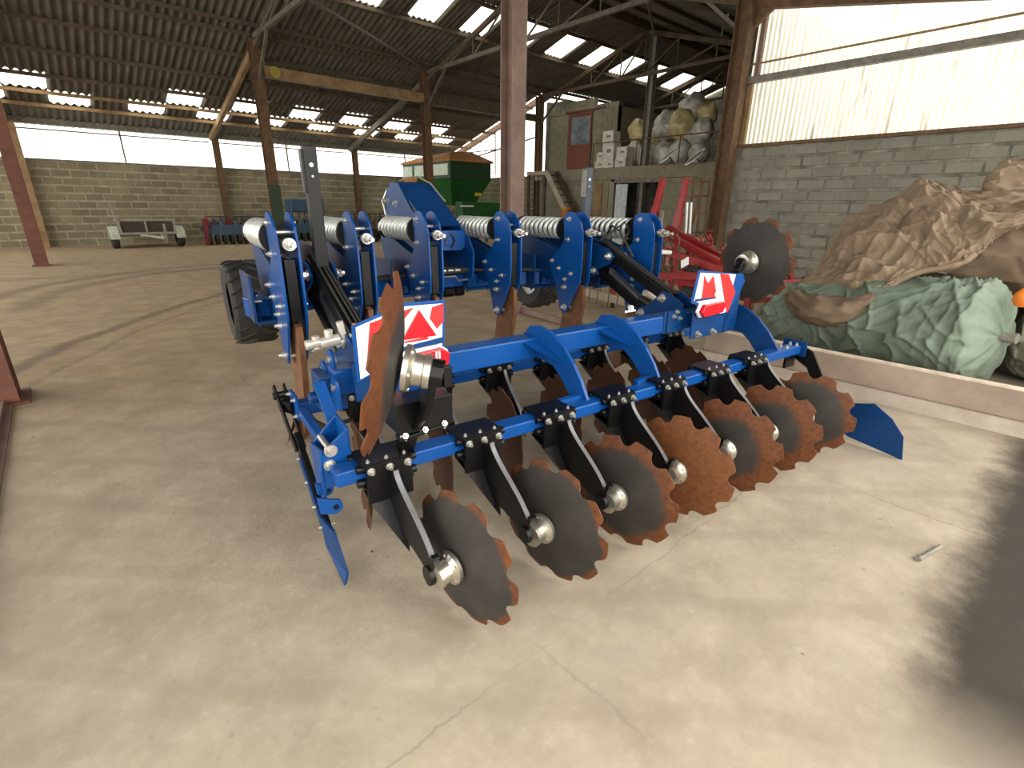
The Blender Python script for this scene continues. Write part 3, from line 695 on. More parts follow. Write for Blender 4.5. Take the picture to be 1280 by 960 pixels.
# --- parallel linkage
def link(u0, sgn):
    pA1, pA2, pB1, pB2 = (3.18, 1.19), (3.36, 1.05), (2.56, .92), (2.76, .77)
    for nm, a, c_, wd in (('upper_link', pA1, pB1, .085), ('lower_link', pA2, pB2, .075)):
        b = MM(); d = (Vector((0, *a))-Vector((0, *c_))).normalized(); ex = .17 if nm == 'upper_link' else .05
        b.bar(Vector((u0, *a))+d*ex, Vector((u0, *c_))-d*.03, .10, wd)
        o = b.fin(nm, M_black, bevel=.006)
        for k in (-.018, .012, .032):
            if nm == 'upper_link':
                t = MM(); t.tube([Vector((u0+k, *a))+d*(ex+.02)+Vector((0, 0, .055)), Vector((u0+k, *a))+Vector((0, .015, .058)), Vector((u0+k, *c_))+Vector((0, .02, .062)), Vector((u0+k*1.5, c_[0]-.05, c_[1]+.03))], .007, 6); t.fin('hose', M_rubber, o, smooth=True)
    b = MM(); b.cyl((u0, 3.22, 1.05), (u0, 2.86, .86), .032, 14); b.cyl((u0, 2.86, .86), (u0, 2.66, .80), .016, 12); b.fin('hydraulic_cylinder', mat('dark_grey_steel', (.06, .06, .065), .35, .4), smooth=True)
    # blocks on the disc frame
    for s_ in (-.075, .075):
        b = MM(); b.vz([(2.36, .80), (2.36, .90), (2.50, .965), (2.58, .97), (2.62, .92), (2.70, .84), (2.82, .80), (2.82, .73), (2.72, .72), (2.5, .78)], u0+s_-.008, u0+s_+.008)
        o = b.fin('link_lug', M_blue_d, bevel=.002)
        for p in (pB1, pB2): bolt(o, L(u0+s_+(-.008 if s_ < 0 else .008), *p), (-1 if s_ < 0 else 1, 0, 0), 2.0)
    # arm on the front frame
    for s_ in (-.075, .075):
        b = MM(); b.vz([(4.15, .88), (4.15, 1.30), (3.95, 1.34), (3.60, 1.32), (3.20, 1.25), (3.12, 1.19), (3.18, 1.12), (3.32, 1.06), (3.30, 1.02), (3.38, .99), (3.46, 1.02), (3.70, .90)], u0+s_-.008, u0+s_+.008)
        o = b.fin('frame_lug', M_blue_d, bevel=.002)
        for p in (pA1, pA2): bolt(o, L(u0+s_+(-.008 if s_ < 0 else .008), *p), (-1 if s_ < 0 else 1, 0, 0), 2.0)
    # silver hydraulic valve block
    b = MB()
    pix = ((808, 348, 820, 368, .05), (806, 366, 828, 378, .045), (815, 384, 832, 366, .035), (822, 362, 838, 372, .03)) if sgn > 0 else ((382, 432, 400, 428, .04), (394, 420, 396, 436, .03), (400, 430, 424, 424, .05), (410, 412, 412, 430, .035), (420, 432, 440, 420, .03), (424, 402, 430, 422, .03))
    vv = 2.86 if sgn > 0 else 2.55
    for x0_, y0_, x1_, y1_, rr in pix:
        b.cyl(mV(x0_, y0_, vv), mV(x1_, y1_, vv), rr*.62, 10)
    b.fin('hydraulic_block', mat('bright_fitting_steel', (.60, .58, .52), .35, .4), smooth=True) if False else b.build('hydraulic_block', mat('bright_fitting_steel', (.60, .58, .52), .35, .4), mach, smooth=True, org=(2.1, 2.4, 0))
link(3.30, 1); link(.79, -1)
# --- masts
for u_, v_, z1, mm_ in ((.80, 3.20, 1.90, M_black), (3.41, 3.72, 1.93, mat('dark_slate_paint', (.02, .03, .045), .5))):
    b = MM(); b.bar((u_, v_, .95), (u_, v_, z1), .075, .055); o = b.fin('mast', mm_, bevel=.004)
    b = MM(); b.cyl((u_, v_-.030, z1-.10), (u_, v_-.026, z1-.10), .012, 10); b.cyl((u_, v_-.030, z1-.16), (u_, v_-.026, z1-.16), .006, 10); b.fin('pin_hole', M_white, o)
    b = MM(); b.bar((u_-.045, v_, z1-.25), (u_-.045, v_, z1-.02), .012, .05); b.fin('edge_strip', M_greysteel if u_ > 2 else M_black, o)

# --- front frame
b = MM()
pts = [(.42, 3.72), (.95, 3.86), (1.55, 4.14), (2.65, 4.14), (3.25, 3.86), (3.78, 3.72)]
for i in range(5):
    b.bar((*pts[i], .93), (*pts[i+1], .93), .13, .13)
for p in pts[1:-1]: b.bb((p[0]-.07, p[1]-.075, .862), (p[0]+.07, p[1]+.075, .998))
b.fin('frame_beam', M_blue, bevel=.008)
b = MM()
for k in (-.03, .0, .03, .06):
    b.tube([(1.35+k, 3.98, 1.01+k*.3), (1.6, 4.02+k, 1.03), (2.0, 3.98+k*.7, 1.045+k*.4), (2.5, 4.0-k, 1.03), (2.95, 3.86+k, 1.02)], .014, 8)
b.tube([(1.75, 3.98, 1.0), (1.8, 3.95, .93), (1.98, 3.95, .92), (2.02, 3.98, 1.0)], .009, 6)
b.fin('hose_bundle', M_rubber, smooth=True)
b = MM()
for x in (1.98, 2.05, 2.12, 2.26): b.cyl((x, 3.96, 1.05), (x+.05, 3.96, 1.05), .014, 8)
b.tube([(1.95, 3.96, 1.0), (2.12, 3.955, 1.0), (2.15, 3.955, .96), (2.25, 3.955, .965)], .008, 6); b.fin('hose_fitting', M_zinc, smooth=True)
b = MM()
for x in (1.95, 2.05, 2.16): b.cyl((x, 4.05, .85), (x+.08, 4.05, .85), .045, 12)
b.fin('under_beam_fitting', M_black)
# headstock tower
tw = [(5.02, .92), (5.02, 1.55), (4.93, 1.73), (4.80, 1.79), (4.64, 1.77), (4.40, 1.57), (4.08, 1.39), (3.96, 1.32), (3.88, 1.20), (3.90, 1.0), (4.06, .86), (4.6, .86)]
two = None
for u_ in (1.93, 2.27):
    b = MM(); b.vz(tw, u_-.01, u_+.01); o = b.fin('headstock_plate', M_blue_d if u_ < 2 else M_blue, bevel=.002)
    for p in ((4.9, 1.62), (4.93, 1.45), (4.7, 1.6)): bolt(o, L(u_+(-.01 if u_ < 2 else .01), *p), (-1 if u_ < 2 else 1, 0, 0), 1.6)
    two = two or o
b = MM(); b.bar((2.10, 4.72, 1.785), (2.10, 4.10, 1.42), .33, .012); b.bb((1.94, 4.985, 1.0), (2.26, 5.0, 1.5)); b.fin('headstock_web', M_blue_d)
b = MM(); b.uz([(1.94, 1.22), (2.22, 1.215), (2.262, 1.25), (2.262, 1.36), (2.24, 1.385), (1.94, 1.385)], 4.02, 4.032); lp = b.fin('logo_plate', M_blue, bevel=.002)
def text(body, size, parent, loc, rot, m_, name='lettering', ext=.0015):
    cu = bpy.data.curves.new(name, 'FONT'); cu.body = body; cu.size = size; cu.extrude = ext; cu.align_x = 'CENTER'; cu.align_y = 'CENTER'; cu.materials.append(m_)
    ob = bpy.data.objects.new(name, cu); COL.objects.link(ob)
    dg = bpy.context.evaluated_depsgraph_get(); me = bpy.data.meshes.new_from_object(ob.evaluated_get(dg)); bpy.data.objects.remove(ob)
    return inst(name, me, parent, loc, rot)
M_ink = mat('navy_ink', (.004, .010, .05), .5)
text('et', .17, lp, L(2.03, 4.018, 1.305), (pi/2, 0, 0), M_ink)
g = MM()
for k in range(-2, 3):
    a = k*radians(34); c_ = Vector((2.105+.045*cos(a), 4.018, 1.30+.055*sin(a))); d_ = Vector((cos(a), 0, sin(a)))
    g.bar(c_-d_*.004, c_+d_*.02, .004, .018, up=(-sin(a), 0, cos(a)))
g.tube([(2.105+.042*cos(a), 4.018, 1.30+.052*sin(a)) for a in [radians(x) for x in range(-75, 76, 15)]], .010, 6); g.fin('gear_emblem', M_ink, lp)
b = MM(); b.tube([(1.93, 4.98, 1.4), (1.9, 5.0, 1.62), (1.93, 4.95, 1.72)], .01, 6); b.cyl((1.87, 4.95, 1.62), (1.93, 4.95, 1.62), .018, 10); b.cyl((1.80, 5.0, 1.64), (1.88, 5.0, 1.64), .008, 8); b.fin('top_link_pin', M_zinc, smooth=True)
b = MM(); b.tube([(1.98, 4.80, 1.78), (2.05, 4.78, 1.83), (2.15, 4.70, 1.84), (2.22, 4.58, 1.78), (2.30, 4.45, 1.62)], .008, 6); b.fin('cable', M_greysteel, smooth=True)

# --- spring tines
PL = [(0, 1.55), (.05, 1.545), (.085, 1.52), (.10, 1.47), (.085, 1.30), (.16, 1.22), (.28, 1.13), (.27, 1.06), (.20, .95), (.14, .82), (.11, .70), (.08, .67), (.03, .665), (0, .69), (-.06, .80), (-.15, .97), (-.16, 1.10), (-.155, 1.38), (-.12, 1.47), (-.05, 1.535)]
BRK = [(.20, 1.22), (.40, 1.27), (.62, 1.33), (.80, 1.47), (.86, 1.47), (.87, 1.30), (.80, 1.10), (.72, .86), (.44, .86), (.40, .95), (.16, .93)]
def side_mesh(): 
    b = MB(); b.vz([(y, z) for y, z in PL], -.006, .006); b.cur = 1
    return b
def spring_mesh():
    b = MB(); turns = 8.6; n = int(turns*18); Ls = .60; r = .076; wr = .0205; pts = []
    for i in range(n+1):
        a = 2*pi*i/18; pts.append((r*cos(a), Ls*i/n, r*sin(a)))
    b.tube(pts, wr, 8); return b.mesh('coil_spring', M_spring, smooth='all')
def cap_mesh():
    b = MB(); b.cyl((0, -.022, 0), (0, .0, 0), .097, 26); b.cyl((0, .62, 0), (0, .64, 0), .097, 26); b.cyl((0, -.02, 0), (0, .63, 0), .045, 14); return b.mesh('spring_seat', M_black, smooth=True)
def tine_mesh():
    b = MB(); b.vz([(.06, .98), (.10, .74), (.13, .55), (.15, .44), (.30, .36), (.32, .33), (.20, .30), (.26, .20), (.44, .05), (.48, .0), (.38, .0), (.20, .06), (.05, .17), (-.06, .36), (-.13, .58), (-.16, .76), (-.15, .92)], -.017, .017)
    return b.mesh('tine', M_rusttine)
def wing_mesh():
    b = MB()
    for s_ in (-1, 1):
        b.add([(s_*.018, .16, .34), (s_*.018, .36, .12), (s_*.12, .12, .10), (s_*.12, .04, .16), (s_*.018, .16, .325), (s_*.018, .36, .105), (s_*.12, .12, .085), (s_*.12, .04, .145)], [(0, 1, 2, 3), (7, 6, 5, 4), (0, 4, 5, 1), (1, 5, 6, 2), (2, 6, 7, 3), (3, 7, 4, 0)])
    return b.mesh('wing_share', M_rusttine)
def rod_mesh():
    b = MB(); b.cyl((0, .10, 0), (0, -.30, 0), .013, 10); b.cyl((0, -.16, 0), (0, -.195, 0), .034, 18); b.cyl((0, -.195, 0), (0, -.225, 0), .027, 6); b.cyl((0, -.225, 0), (0, -.25, 0), .022, 12); return b.mesh('adjuster_rod', M_zinc, smooth=True)
SIDE = MB(); SIDE.vz(PL, -.006, .006); SIDE = SIDE.mesh('side_plate', M_blue)
SPR, CAP, TIN, WNG, ROD = spring_mesh(), cap_mesh(), tine_mesh(), wing_mesh(), rod_mesh()
BR = MB(); BR.vz(BRK, -.006, .006); BR = BR.mesh('bracket_plate', M_blue_d)
BC = MB(); BC.bb((-.14, .42, 1.0), (.14, .74, 1.02)); BC.bb((-.14, .42, .84), (.14, .74, .86))
for x in (-.15, .15): BC.bb((x-.008, .38, .86), (x+.008, .76, 1.16))
for x in (-.115, .115): BC.tube([(x, .48, .82), (x, .48, 1.05)], .010, 8); BC.tube([(x, .68, .82), (x, .68, 1.05)], .010, 8)
BC = BC.mesh('beam_clamp', M_blue_d)
GRV = MB(); GRV.bb((-.028, -.13, .95), (.028, .06, 1.30)); GRV = GRV.mesh('shank_block', M_black); PIN = MB(); PIN.cyl((-.05, 0, 0), (.05, 0, 0), .014, 12); PIN = PIN.mesh('pin', M_zinc, smooth=True)
shanks = [(.585, 3.15), (1.11, 3.44), (1.70, 3.62), (2.45, 3.65), (3.05, 3.44), (3.62, 3.15)]
for i, (u_, v_) in enumerate(shanks):
    root = inst('spring_tine', GRV, mach, L(u_, v_, 0))
    for s_ in (-.052, .052):
        inst('side_plate', SIDE, root, (s_, 0, 0)); inst('bracket_plate', BR, root, (s_*.62, 0, 0))
        for (yy, zz, sc) in ((.02, 1.49, 1.2), (.03, 1.32, 1.2), (.14, 1.06, 1.2), (-.03, 1.03, 1.2), (.05, .97, 1.2), (.05, .90, 1.5), (.035, .72, 1.7), (.24, 1.12, 1.2)):
            bolt(root, (s_*1.12, yy, zz), (1 if s_ > 0 else -1, 0, 0), sc)
    inst('coil_spring', SPR, root, (0, .16, 1.405)); inst('spring_seat', CAP, root, (0, .15, 1.405))
    inst('adjuster_rod', ROD, root, (0, 0, 1.385)); inst('tine', TIN, root); inst('wing_share', WNG, root); inst('beam_clamp', BC, root); [inst('pin', PIN, root, (0, a_, b_)) for a_, b_ in ((0, .72), (-.02, 1.44), (.10, 1.0))]

# --- depth wheels
def wheel(u_, v_, z_, R=.335, W=.33):
    b = MB(); prof = [(.18, -W/2+.02), (R*.86, -W/2), (R*.97, -W/2+.03), (R, -W/4), (R*1.005, 0), (R, W/4), (R*.97, W/2-.03), (R*.86, W/2), (.18, W/2-.02)]
    b.lathe(prof, (0, 0, 0), (1, 0, 0), 40)
    o = b.build('depth_wheel', M_rubber, mach, smooth=True, loc=L(u_, v_, z_))
    n = 20; lg = MB()
    for k in range(n):
        for s_ in (-1, 1):
            a0 = 2*pi*(k+(.5 if s_ > 0 else 0))/n; pts = []
            for t in range(4):
                aa = a0+t*.09; x = s_*(.01+t*(W/2-.02)/3); r_ = R*(1.02-(.04 if t == 3 else 0)); pts.append(Vector((x, r_*cos(aa), r_*sin(aa))))
            lg.tube(pts, .010, 4)
    lg.build('tread_lugs', M_rubber, o, kind='stuff')
    r = MB(); r.lathe([(0, -.06), (.10, -.06), (.13, -.03), (.19, -.12), (.19, .12), (.13, .03), (0, .03)], (0, 0, 0), (1, 0, 0), 24); r.build('rim', M_white, o, smooth=True)
    f = MM(); sg = 1 if u_ < 2 else -1
    f.bar((u_+sg*.22, v_, z_), (u_+sg*.22, 3.9, .98), .03, .09); f.cyl((u_, v_, z_), (u_+sg*.24, v_, z_), .03, 12); f.fin('wheel_arm', M_blue_d, bevel=.004)
wheel(.555, 4.72, .80); wheel(3.62, 4.72, .80)
# warning pictograms
b = MM(); b.add([(.44, 3.61, .98), (.50, 3.61, .98), (.47, 3.61, 1.03)], [(0, 1, 2)]); b.fin('warning_sticker', M_white)

# --- warning boards
def board(v_, outline, tri, stripes, lampq, name_lab, mounts, yaw=0, blueq=None, whiteq=None):
    P = lambda q: (lambda r: (r.x, r.z))(mV(q[0], q[1], v_))
    o2 = [P(q) for q in outline]; b = MM(); b.uz(o2, v_+.004, v_+.016)
    o = b.fin('warning_board', M_blue, label=name_lab, bevel=.002)
    cx = sum(p[0] for p in o2)/len(o2); cz = sum(p[1] for p in o2)/len(o2)
    ins = [(cx+(p[0]-cx)*.93, cz+(p[1]-cz)*.90) for p in o2]
    if whiteq: ins = [P(q) for q in whiteq]
    b = MM(); b.uz(ins, v_-.000, v_+.004); b.fin('white_panel', M_white, o)
    for s_ in stripes:
        b = MM(); b.uz([P(q) for q in s_], v_-.002, v_+.0005); b.fin('red_stripe', M_stripe, o)
    if tri:
        b = MM(); b.uz([P(q) for q in tri], v_-.010, v_-.002); b.fin('triangle_reflector', M_redref, o, bevel=.001)
    if blueq:
        b = MM(); b.uz([P(q) for q in blueq], v_-.006, v_); b.fin('mounting_strip', M_blue_d, o)
    q = [P(x) for x in lampq]; b = MM(); b.uz(q, v_-.020, v_+.002); lw = b.fin('lamp_base', M_white, o, bevel=.004)
    c2 = (sum(p[0] for p in q)/len(q), sum(p[1] for p in q)/len(q)); q2 = [(c2[0]+(p[0]-c2[0])*.92, c2[1]+(p[1]-c2[1])*.86) for p in q]
    b = MM(); b.uz(q2, v_-.052, v_-.018); b.fin('tail_lamp', M_redref, o, bevel=.006)
    return o
bl = board(2.12, [(440, 408), (505, 379), (557, 375), (556, 437), (500, 449), (447, 480)],
      [(523, 387), (502, 425), (545, 419)],
      [[(462, 404), (517, 384), (482, 428), (458, 462)], [(540, 384), (554, 379), (554, 402), (546, 411), (537, 398)], [(505, 427), (534, 421), (536, 424), (506, 429)]],
      [(512, 439), (548, 430), (558, 436), (557, 452), (550, 458), (519, 460)], 'red and white striped board with triangular reflector, left', None,
      blueq=[(491, 437), (553, 421), (554, 428), (495, 441)])
text('▮▮', .02, bl, L(*mV(548, 443, 2.063)), (pi/2, 0, 0), M_white, 'lamp_mark') if False else None
g = MM(); p = mV(548, 444, 2.06)
for dx in (-.008, .008): g.bb((p.x+dx-.004, 2.062, p.z-.018), (p.x+dx+.004, 2.066, p.z+.018))
g.fin('lamp_mark', M_white, bl)
br_ = board(2.12, [(875, 338), (930, 343), (932, 352), (918, 380), (906, 394), (865, 379)],
      None, [[(900, 342), (911, 343), (919, 365), (909, 391), (907, 385)], [(880, 344), (885, 354), (892, 344), (895, 364), (893, 368), (895, 372), (876, 376), (879, 358)]],
      [(874, 379), (899, 374), (901, 381), (897, 390), (872, 397), (869, 390)], 'narrow striped warning board angled outward, right', None, blueq=[(869, 374), (894, 371), (894, 373), (869, 377)], whiteq=[(876, 341), (920, 343), (907, 390), (900, 392), (868, 376)])
b = MM(); b.vz([(2.13, .70), (2.13, 1.12), (2.16, 1.14), (2.30, .90), (2.36, .87), (2.36, .72)], 3.44, 3.455); b.bb((3.05, 2.14, .70), (3.60, 2.155, .90)); o = b.fin('board_bracket', M_blue_d, bevel=.003)
for u_ in (3.12, 3.30): bolt(o, L(u_, 2.14, .73), (0, -1, 0), 1.4)
b = MM(); b.bb((.62, 2.14, .74), (1.05, 2.155, .92)); b.fin('board_bracket', M_blue_d, bevel=.003)
b = MM(); b.bb((.645, 2.15, .93), (.66, 2.17, 1.10)); b.fin('side_reflector', M_orange)
for u_, mm_ in ((2.92, M_white), (3.02, M_white)):
    pass
b = MM(); b.bb((2.86, 2.24, .74), (3.10, 2.252, .90)); b.tube([(2.90, 2.235, .90), (2.90, 2.235, .74)], .010, 8); o = b.fin('beam_plate', M_blue_d, bevel=.002)
for p in ((2.96, .86), (3.03, .84), (2.99, .89)): bolt(o, L(p[0], 2.24, p[1]), (0, -1, 0), 1.0)
b = MM(); b.cyl((2.72, 2.44, .91), (2.74, 2.44, .91), .02, 10); b.bb((2.67, 2.438, .882), (2.78, 2.44, .895)); b.fin('pictogram', M_white)
# hydraulic hoses drooping between frame and disc unit
for pts in ([(3.36, 3.42, 1.30), (3.30, 3.25, 1.44), (3.24, 3.10, 1.40), (3.30, 2.98, 1.20)], [(3.22, 3.30, 1.32), (3.40, 3.20, 1.47), (3.52, 3.25, 1.40), (3.50, 3.35, 1.18), (3.40, 3.4, 1.08)],
            [(.70, 3.60, 1.12), (.80, 3.45, 1.22), (.92, 3.4, 1.18), (.95, 3.3, 1.02), (.80, 3.0, .95)], [(.66, 3.5, 1.10), (.86, 3.6, 1.14), (1.02, 3.65, 1.08)], [(.78, 3.40, 1.30), (.82, 3.1, 1.15), (.84, 2.8, .98), (.72, 2.6, .85)]):
    b = MM(); b.tube(pts, .009, 6); b.fin('hose', M_rubber, smooth=True)
b = MM(); b.tube([(.50, 2.66, .50), (.58, 2.62, .44), (.74, 2.62, .45), (.80, 2.66, .52)], .014, 8); b.fin('loop', M_rubber, smooth=True)

# ================================================================== kerb and rolled tarpaulins
def thingm(mb, name, mats, label, cat, group=None, base=None, **k):
    if base is None:
        xs = [v.x for v in mb.v]; ys = [v.y for v in mb.v]; zs = [v.z for v in mb.v]
        base = ((min(xs)+max(xs))/2, (min(ys)+max(ys))/2, min(zs))
    o = mb.build(name, mats, org=base, loc=base, **k); return tag(o, label, cat, group)
M_curb = mat('weathered_board', (.25, .19, .145), .85, noise_scale=2.5, col2=(.36, .285, .22), bump=.3, bump_scale=12)
M_curbtop = mat('pale_worn_edge', (.50, .42, .33), .85, noise_scale=6)
M_conc = mat('rough_concrete', (.30, .25, .20), .9, noise_scale=3, col2=(.42, .36, .29), bump=.4)
kb = empty('kerb_board', 'weathered timber board standing on a low concrete kerb in front of the rolled tarpaulins', 'kerb', (5.25, .3, 0))
b = MB(); b.add([(5.20, 2.60, .095), (5.20, -2.4, .11), (5.26, -2.4, .11), (5.26, 2.60, .095), (5.20, 2.60, .335), (5.20, -2.4, .325), (5.26, -2.4, .325), (5.26, 2.60, .335)], [(0, 3, 2, 1), (0, 1, 5, 4), (1, 2, 6, 5), (2, 3, 7, 6), (3, 0, 4, 7)])
b.build('board', M_curb, kb, org=(5.25, .3, 0))
b = MB(); b.bb((5.195, -2.4, .326), (5.265, 2.60, .342)); b.build('top_edge', M_curbtop, kb, org=(5.25, .3, 0))
b = MB(); b.add([(5.10, 2.7, 0), (5.10, -2.4, 0), (5.40, -2.4, 0), (5.40, 2.7, 0), (5.16, 2.7, .09), (5.16, -2.4, .105), (5.40, -2.4, .105), (5.40, 2.7, .09)], [(0, 1, 5, 4), (1, 2, 6, 5), (2, 3, 7, 6), (3, 0, 4, 7), (4, 5, 6, 7)])
b.build('concrete_foot', M_conc, kb, org=(5.25, .3, 0))

def nz(x, y, z): return noise.noise(Vector((x, y, z)))
def ridge(x, y, z): return 1-abs(nz(x, y, z))*2
M_gtarp = mat('grey_green_tarpaulin', (.11, .14, .10), .7, noise_scale=1.6, col2=(.20, .26, .20), bump=.2, bump_scale=14)
M_gtarp2 = mat('olive_tarpaulin', (.14, .15, .105), .75, noise_scale=1.6, col2=(.21, .22, .155), bump=.2, bump_scale=14)
M_btarp = mat('tan_brown_tarpaulin', (.19, .135, .085), .8, noise_scale=1.8, col2=(.32, .24, .16), bump=.25, bump_scale=10)
M_btarp2 = mat('brown_tarpaulin_dirty', (.12, .08, .048), .8, noise_scale=1.8, col2=(.22, .155, .10), bump=.2, bump_scale=10)
def wrinkle(M, sc=2.6, st=.9, dist=.05):
    nt = M.node_tree; b = nt.nodes['Principled BSDF']; g = N(nt, 'ShaderNodeNewGeometry'); mp_ = N(nt, 'ShaderNodeMapping'); nt.links.new(g.outputs['Position'], mp_.inputs[0])
    mp_.inputs['Rotation'].default_value = (.5, .3, .7); mp_.inputs['Scale'].default_value = (1, .45, 1.3)
    n = N(nt, 'ShaderNodeTexNoise'); n.noise_type = 'RIDGED_MULTIFRACTAL'; n.inputs['Scale'].default_value = sc; n.inputs['Detail'].default_value = 4; n.inputs['Distortion'].default_value = .6
    nt.links.new(mp_.outputs[0], n.inputs[0]); bp = N(nt, 'ShaderNodeBump'); bp.inputs['Strength'].default_value = st; bp.inputs['Distance'].default_value = dist
    nt.links.new(n.outputs[0], bp.inputs['Height']); nt.links.new(bp.outputs[0], b.inputs['Normal'])
for M_ in (M_gtarp, M_gtarp2, M_btarp, M_btarp2): wrinkle(M_)
def roll(name, p0, p1, r0, r1, m_, label, seed, amp=.035, pipe=False, bulge=.06, sq=1.0, end_w=.16, tw=1.6):
    p0, p1 = Vector(p0), Vector(p1); d = (p1-p0); Ln = d.length; d.normalize(); x = d.cross(Vector((0, 0, 1))).normalized(); z = x.cross(d)
    n, mm = 170, 180; b = MB()
    for i in range(mm+1):
        t = i/mm; r = r0+(r1-r0)*t + bulge*sin(pi*t)
        e = min(t, 1-t)*Ln/end_w
        cap = sqrt(max(0, 1-(1-min(1, e))**2)); pull = 0
        for j in range(n):
            a = 2*pi*j/n
            s_ = t*Ln
            q = s_*5.0 + tw*sin(a+seed)*1.2
            f1 = 1-abs(nz(q*.8+seed, cos(a)*.8, sin(a)*.8))*2.6; f2 = 1-abs(nz(s_*3.4+a*1.3+seed*2, cos(a)*1.3, sin(a)*1.3+seed))*3; f3 = 1-abs(nz(s_*7+a*2.2, cos(a)*2+seed, sin(a)*2))*3
            cz = lambda n_, k_: math.exp(-abs(n_)*k_)
            w_ = f1*.45 + max(f2, -.2)*.3 + cz(nz(s_*4.2+a*1.1+seed, cos(a)*.9, sin(a)*.9), 14)*.7 + cz(nz(s_*2.1-a*1.6+seed*3, cos(a)*.7, sin(a)*.7), 16)*.7 + (cz(sin(s_*26+sin(a*2+seed)*1.5), 3)*.8*max(0, (t-.72)/.28) if pipe else 0)
            rr = (r*(cap*.98+.02) + amp*(w_-.6)*min(1, e+.35))
            if e < 1: rr += .02*sin(a*9+seed+e*3)*cap
            b.v.append(p0 + d*(s_ + (.03*nz(cos(a)*3, sin(a)*3, seed) if e < 1 else 0)) + x*cos(a)*rr + z*sin(a)*rr*sq)
    for i in range(mm):
        for j in range(n): b.f.append([i*n+j, i*n+(j+1) % n, (i+1)*n+(j+1) % n, (i+1)*n+j]); b.mi.append(0)
    b.f.append(list(range(n))[::-1]); b.mi.append(0); b.f.append([mm*n+j for j in range(n)]); b.mi.append(0)
    base = ((p0.x+p1.x)/2, (p0.y+p1.y)/2, 0)
    if pipe:
        o = empty(name, label, 'tarpaulin', base); b.build('rolled_sheet', m_, o, smooth='all', org=base)
        g = MB(); c = p1+d*-.05; g.cyl(c, p1+d*.10, .045, 20); g.cyl(p1+d*.09, p1+d*.102, .034, 20); g.build('core_pipe', M_greysteel, o, smooth=True, org=base); return o
    return thingm(b, name, m_, label, 'tarpaulin', base=base, smooth='all')
roll('rolled_tarpaulin', (6.62, 2.45, .37), (5.98, .32, .57), .34, .455, M_gtarp, 'large grey green rolled tarpaulin with a steel pipe in its end, behind the board', 3.1, .05, pipe=True, tw=2.2)
roll('rolled_tarpaulin', (7.1, .30, .44), (6.7, -1.5, .44), .40, .42, M_gtarp2, 'darker green rolled tarpaulin at the right edge, behind the end of the larger roll', 8.3, .04)
roll('rolled_tarpaulin', (8.0, 2.3, .45), (8.0, -1.2, .45), .40, .40, M_btarp2, 'low brown rolled tarpaulin hidden under the heap next to the block wall', 5.3, .04)
roll('rolled_tarpaulin', (6.85, 1.45, 1.25), (6.65, -1.3, 1.22), .37, .38, M_btarp2, 'thick brown rolled tarpaulin lying on top of the green rolls', 1.7, .03)
roll('rolled_tarpaulin', (7.35, .92, 1.83), (7.1, -1.3, 1.86), .22, .26, M_btarp, 'topmost tan tarpaulin roll against the right block wall', 6.4, .035)
roll('rolled_tarpaulin', (7.75, 1.9, 1.20), (7.5, -1.2, 1.22), .36, .40, M_btarp, 'tan rolled tarpaulin at the back of the heap beneath the topmost roll', 9.4, .035)
# loose tan sheet thrown over the heap
rows_ = [  # each row: points (px, py, X) from the back of the heap down to the hem
    [(985, 372, 6.9), (1022, 335, 7.2), (1045, 290, 7.4), (1082, 262, 7.5), (1120, 246, 7.5), (1152, 226, 7.5), (1182, 232, 7.4), (1215, 240, 7.3), (1300, 240, 7.3)],
    [(990, 362, 6.6), (1030, 332, 6.7), (1058, 300, 6.8), (1098, 268, 6.9), (1130, 252, 6.95), (1158, 234, 7.0), (1190, 240, 6.95), (1225, 246, 6.9), (1300, 242, 6.85)],
    [(996, 366, 6.4), (1036, 345, 6.45), (1072, 318, 6.5), (1110, 290, 6.55), (1145, 275, 6.6), (1175, 262, 6.62), (1205, 262, 6.6), (1238, 262, 6.55), (1300, 252, 6.5)],
    [(1000, 378, 6.25), (1040, 362, 6.25), (1080, 338, 6.25), (1118, 318, 6.28), (1150, 305, 6.3), (1182, 292, 6.32), (1212, 284, 6.3), (1245, 275, 6.3), (1300, 262, 6.3)],
    [(1004, 392, 6.18), (1045, 385, 6.12), (1085, 362, 6.1), (1122, 346, 6.1), (1155, 334, 6.12), (1188, 328, 6.15), (1216, 312, 6.18), (1243, 290, 6.2), (1300, 272, 6.2)],
    [(1012, 400, 6.20), (1048, 402, 6.08), (1080, 388, 6.06), (1118, 356, 6.10), (1152, 341, 6.14), (1190, 335, 6.2), (1217, 322, 6.25), (1245, 296, 6.25), (1300, 276, 6.25)]]
G = [[atX(*p) for p in r] for r in rows_]
def cr(P, t):
    n = len(P)-1; i = min(int(t*n), n-1); f = t*n-i
    a, b_, c, d = P[max(i-1, 0)], P[i], P[i+1], P[min(i+2, n)]
    return .5*((2*b_)+(c-a)*f+(2*a-5*b_+4*c-d)*f*f+(3*b_-a-3*c+d)*f*f*f)
b = MB(); nu, nv = 220, 130
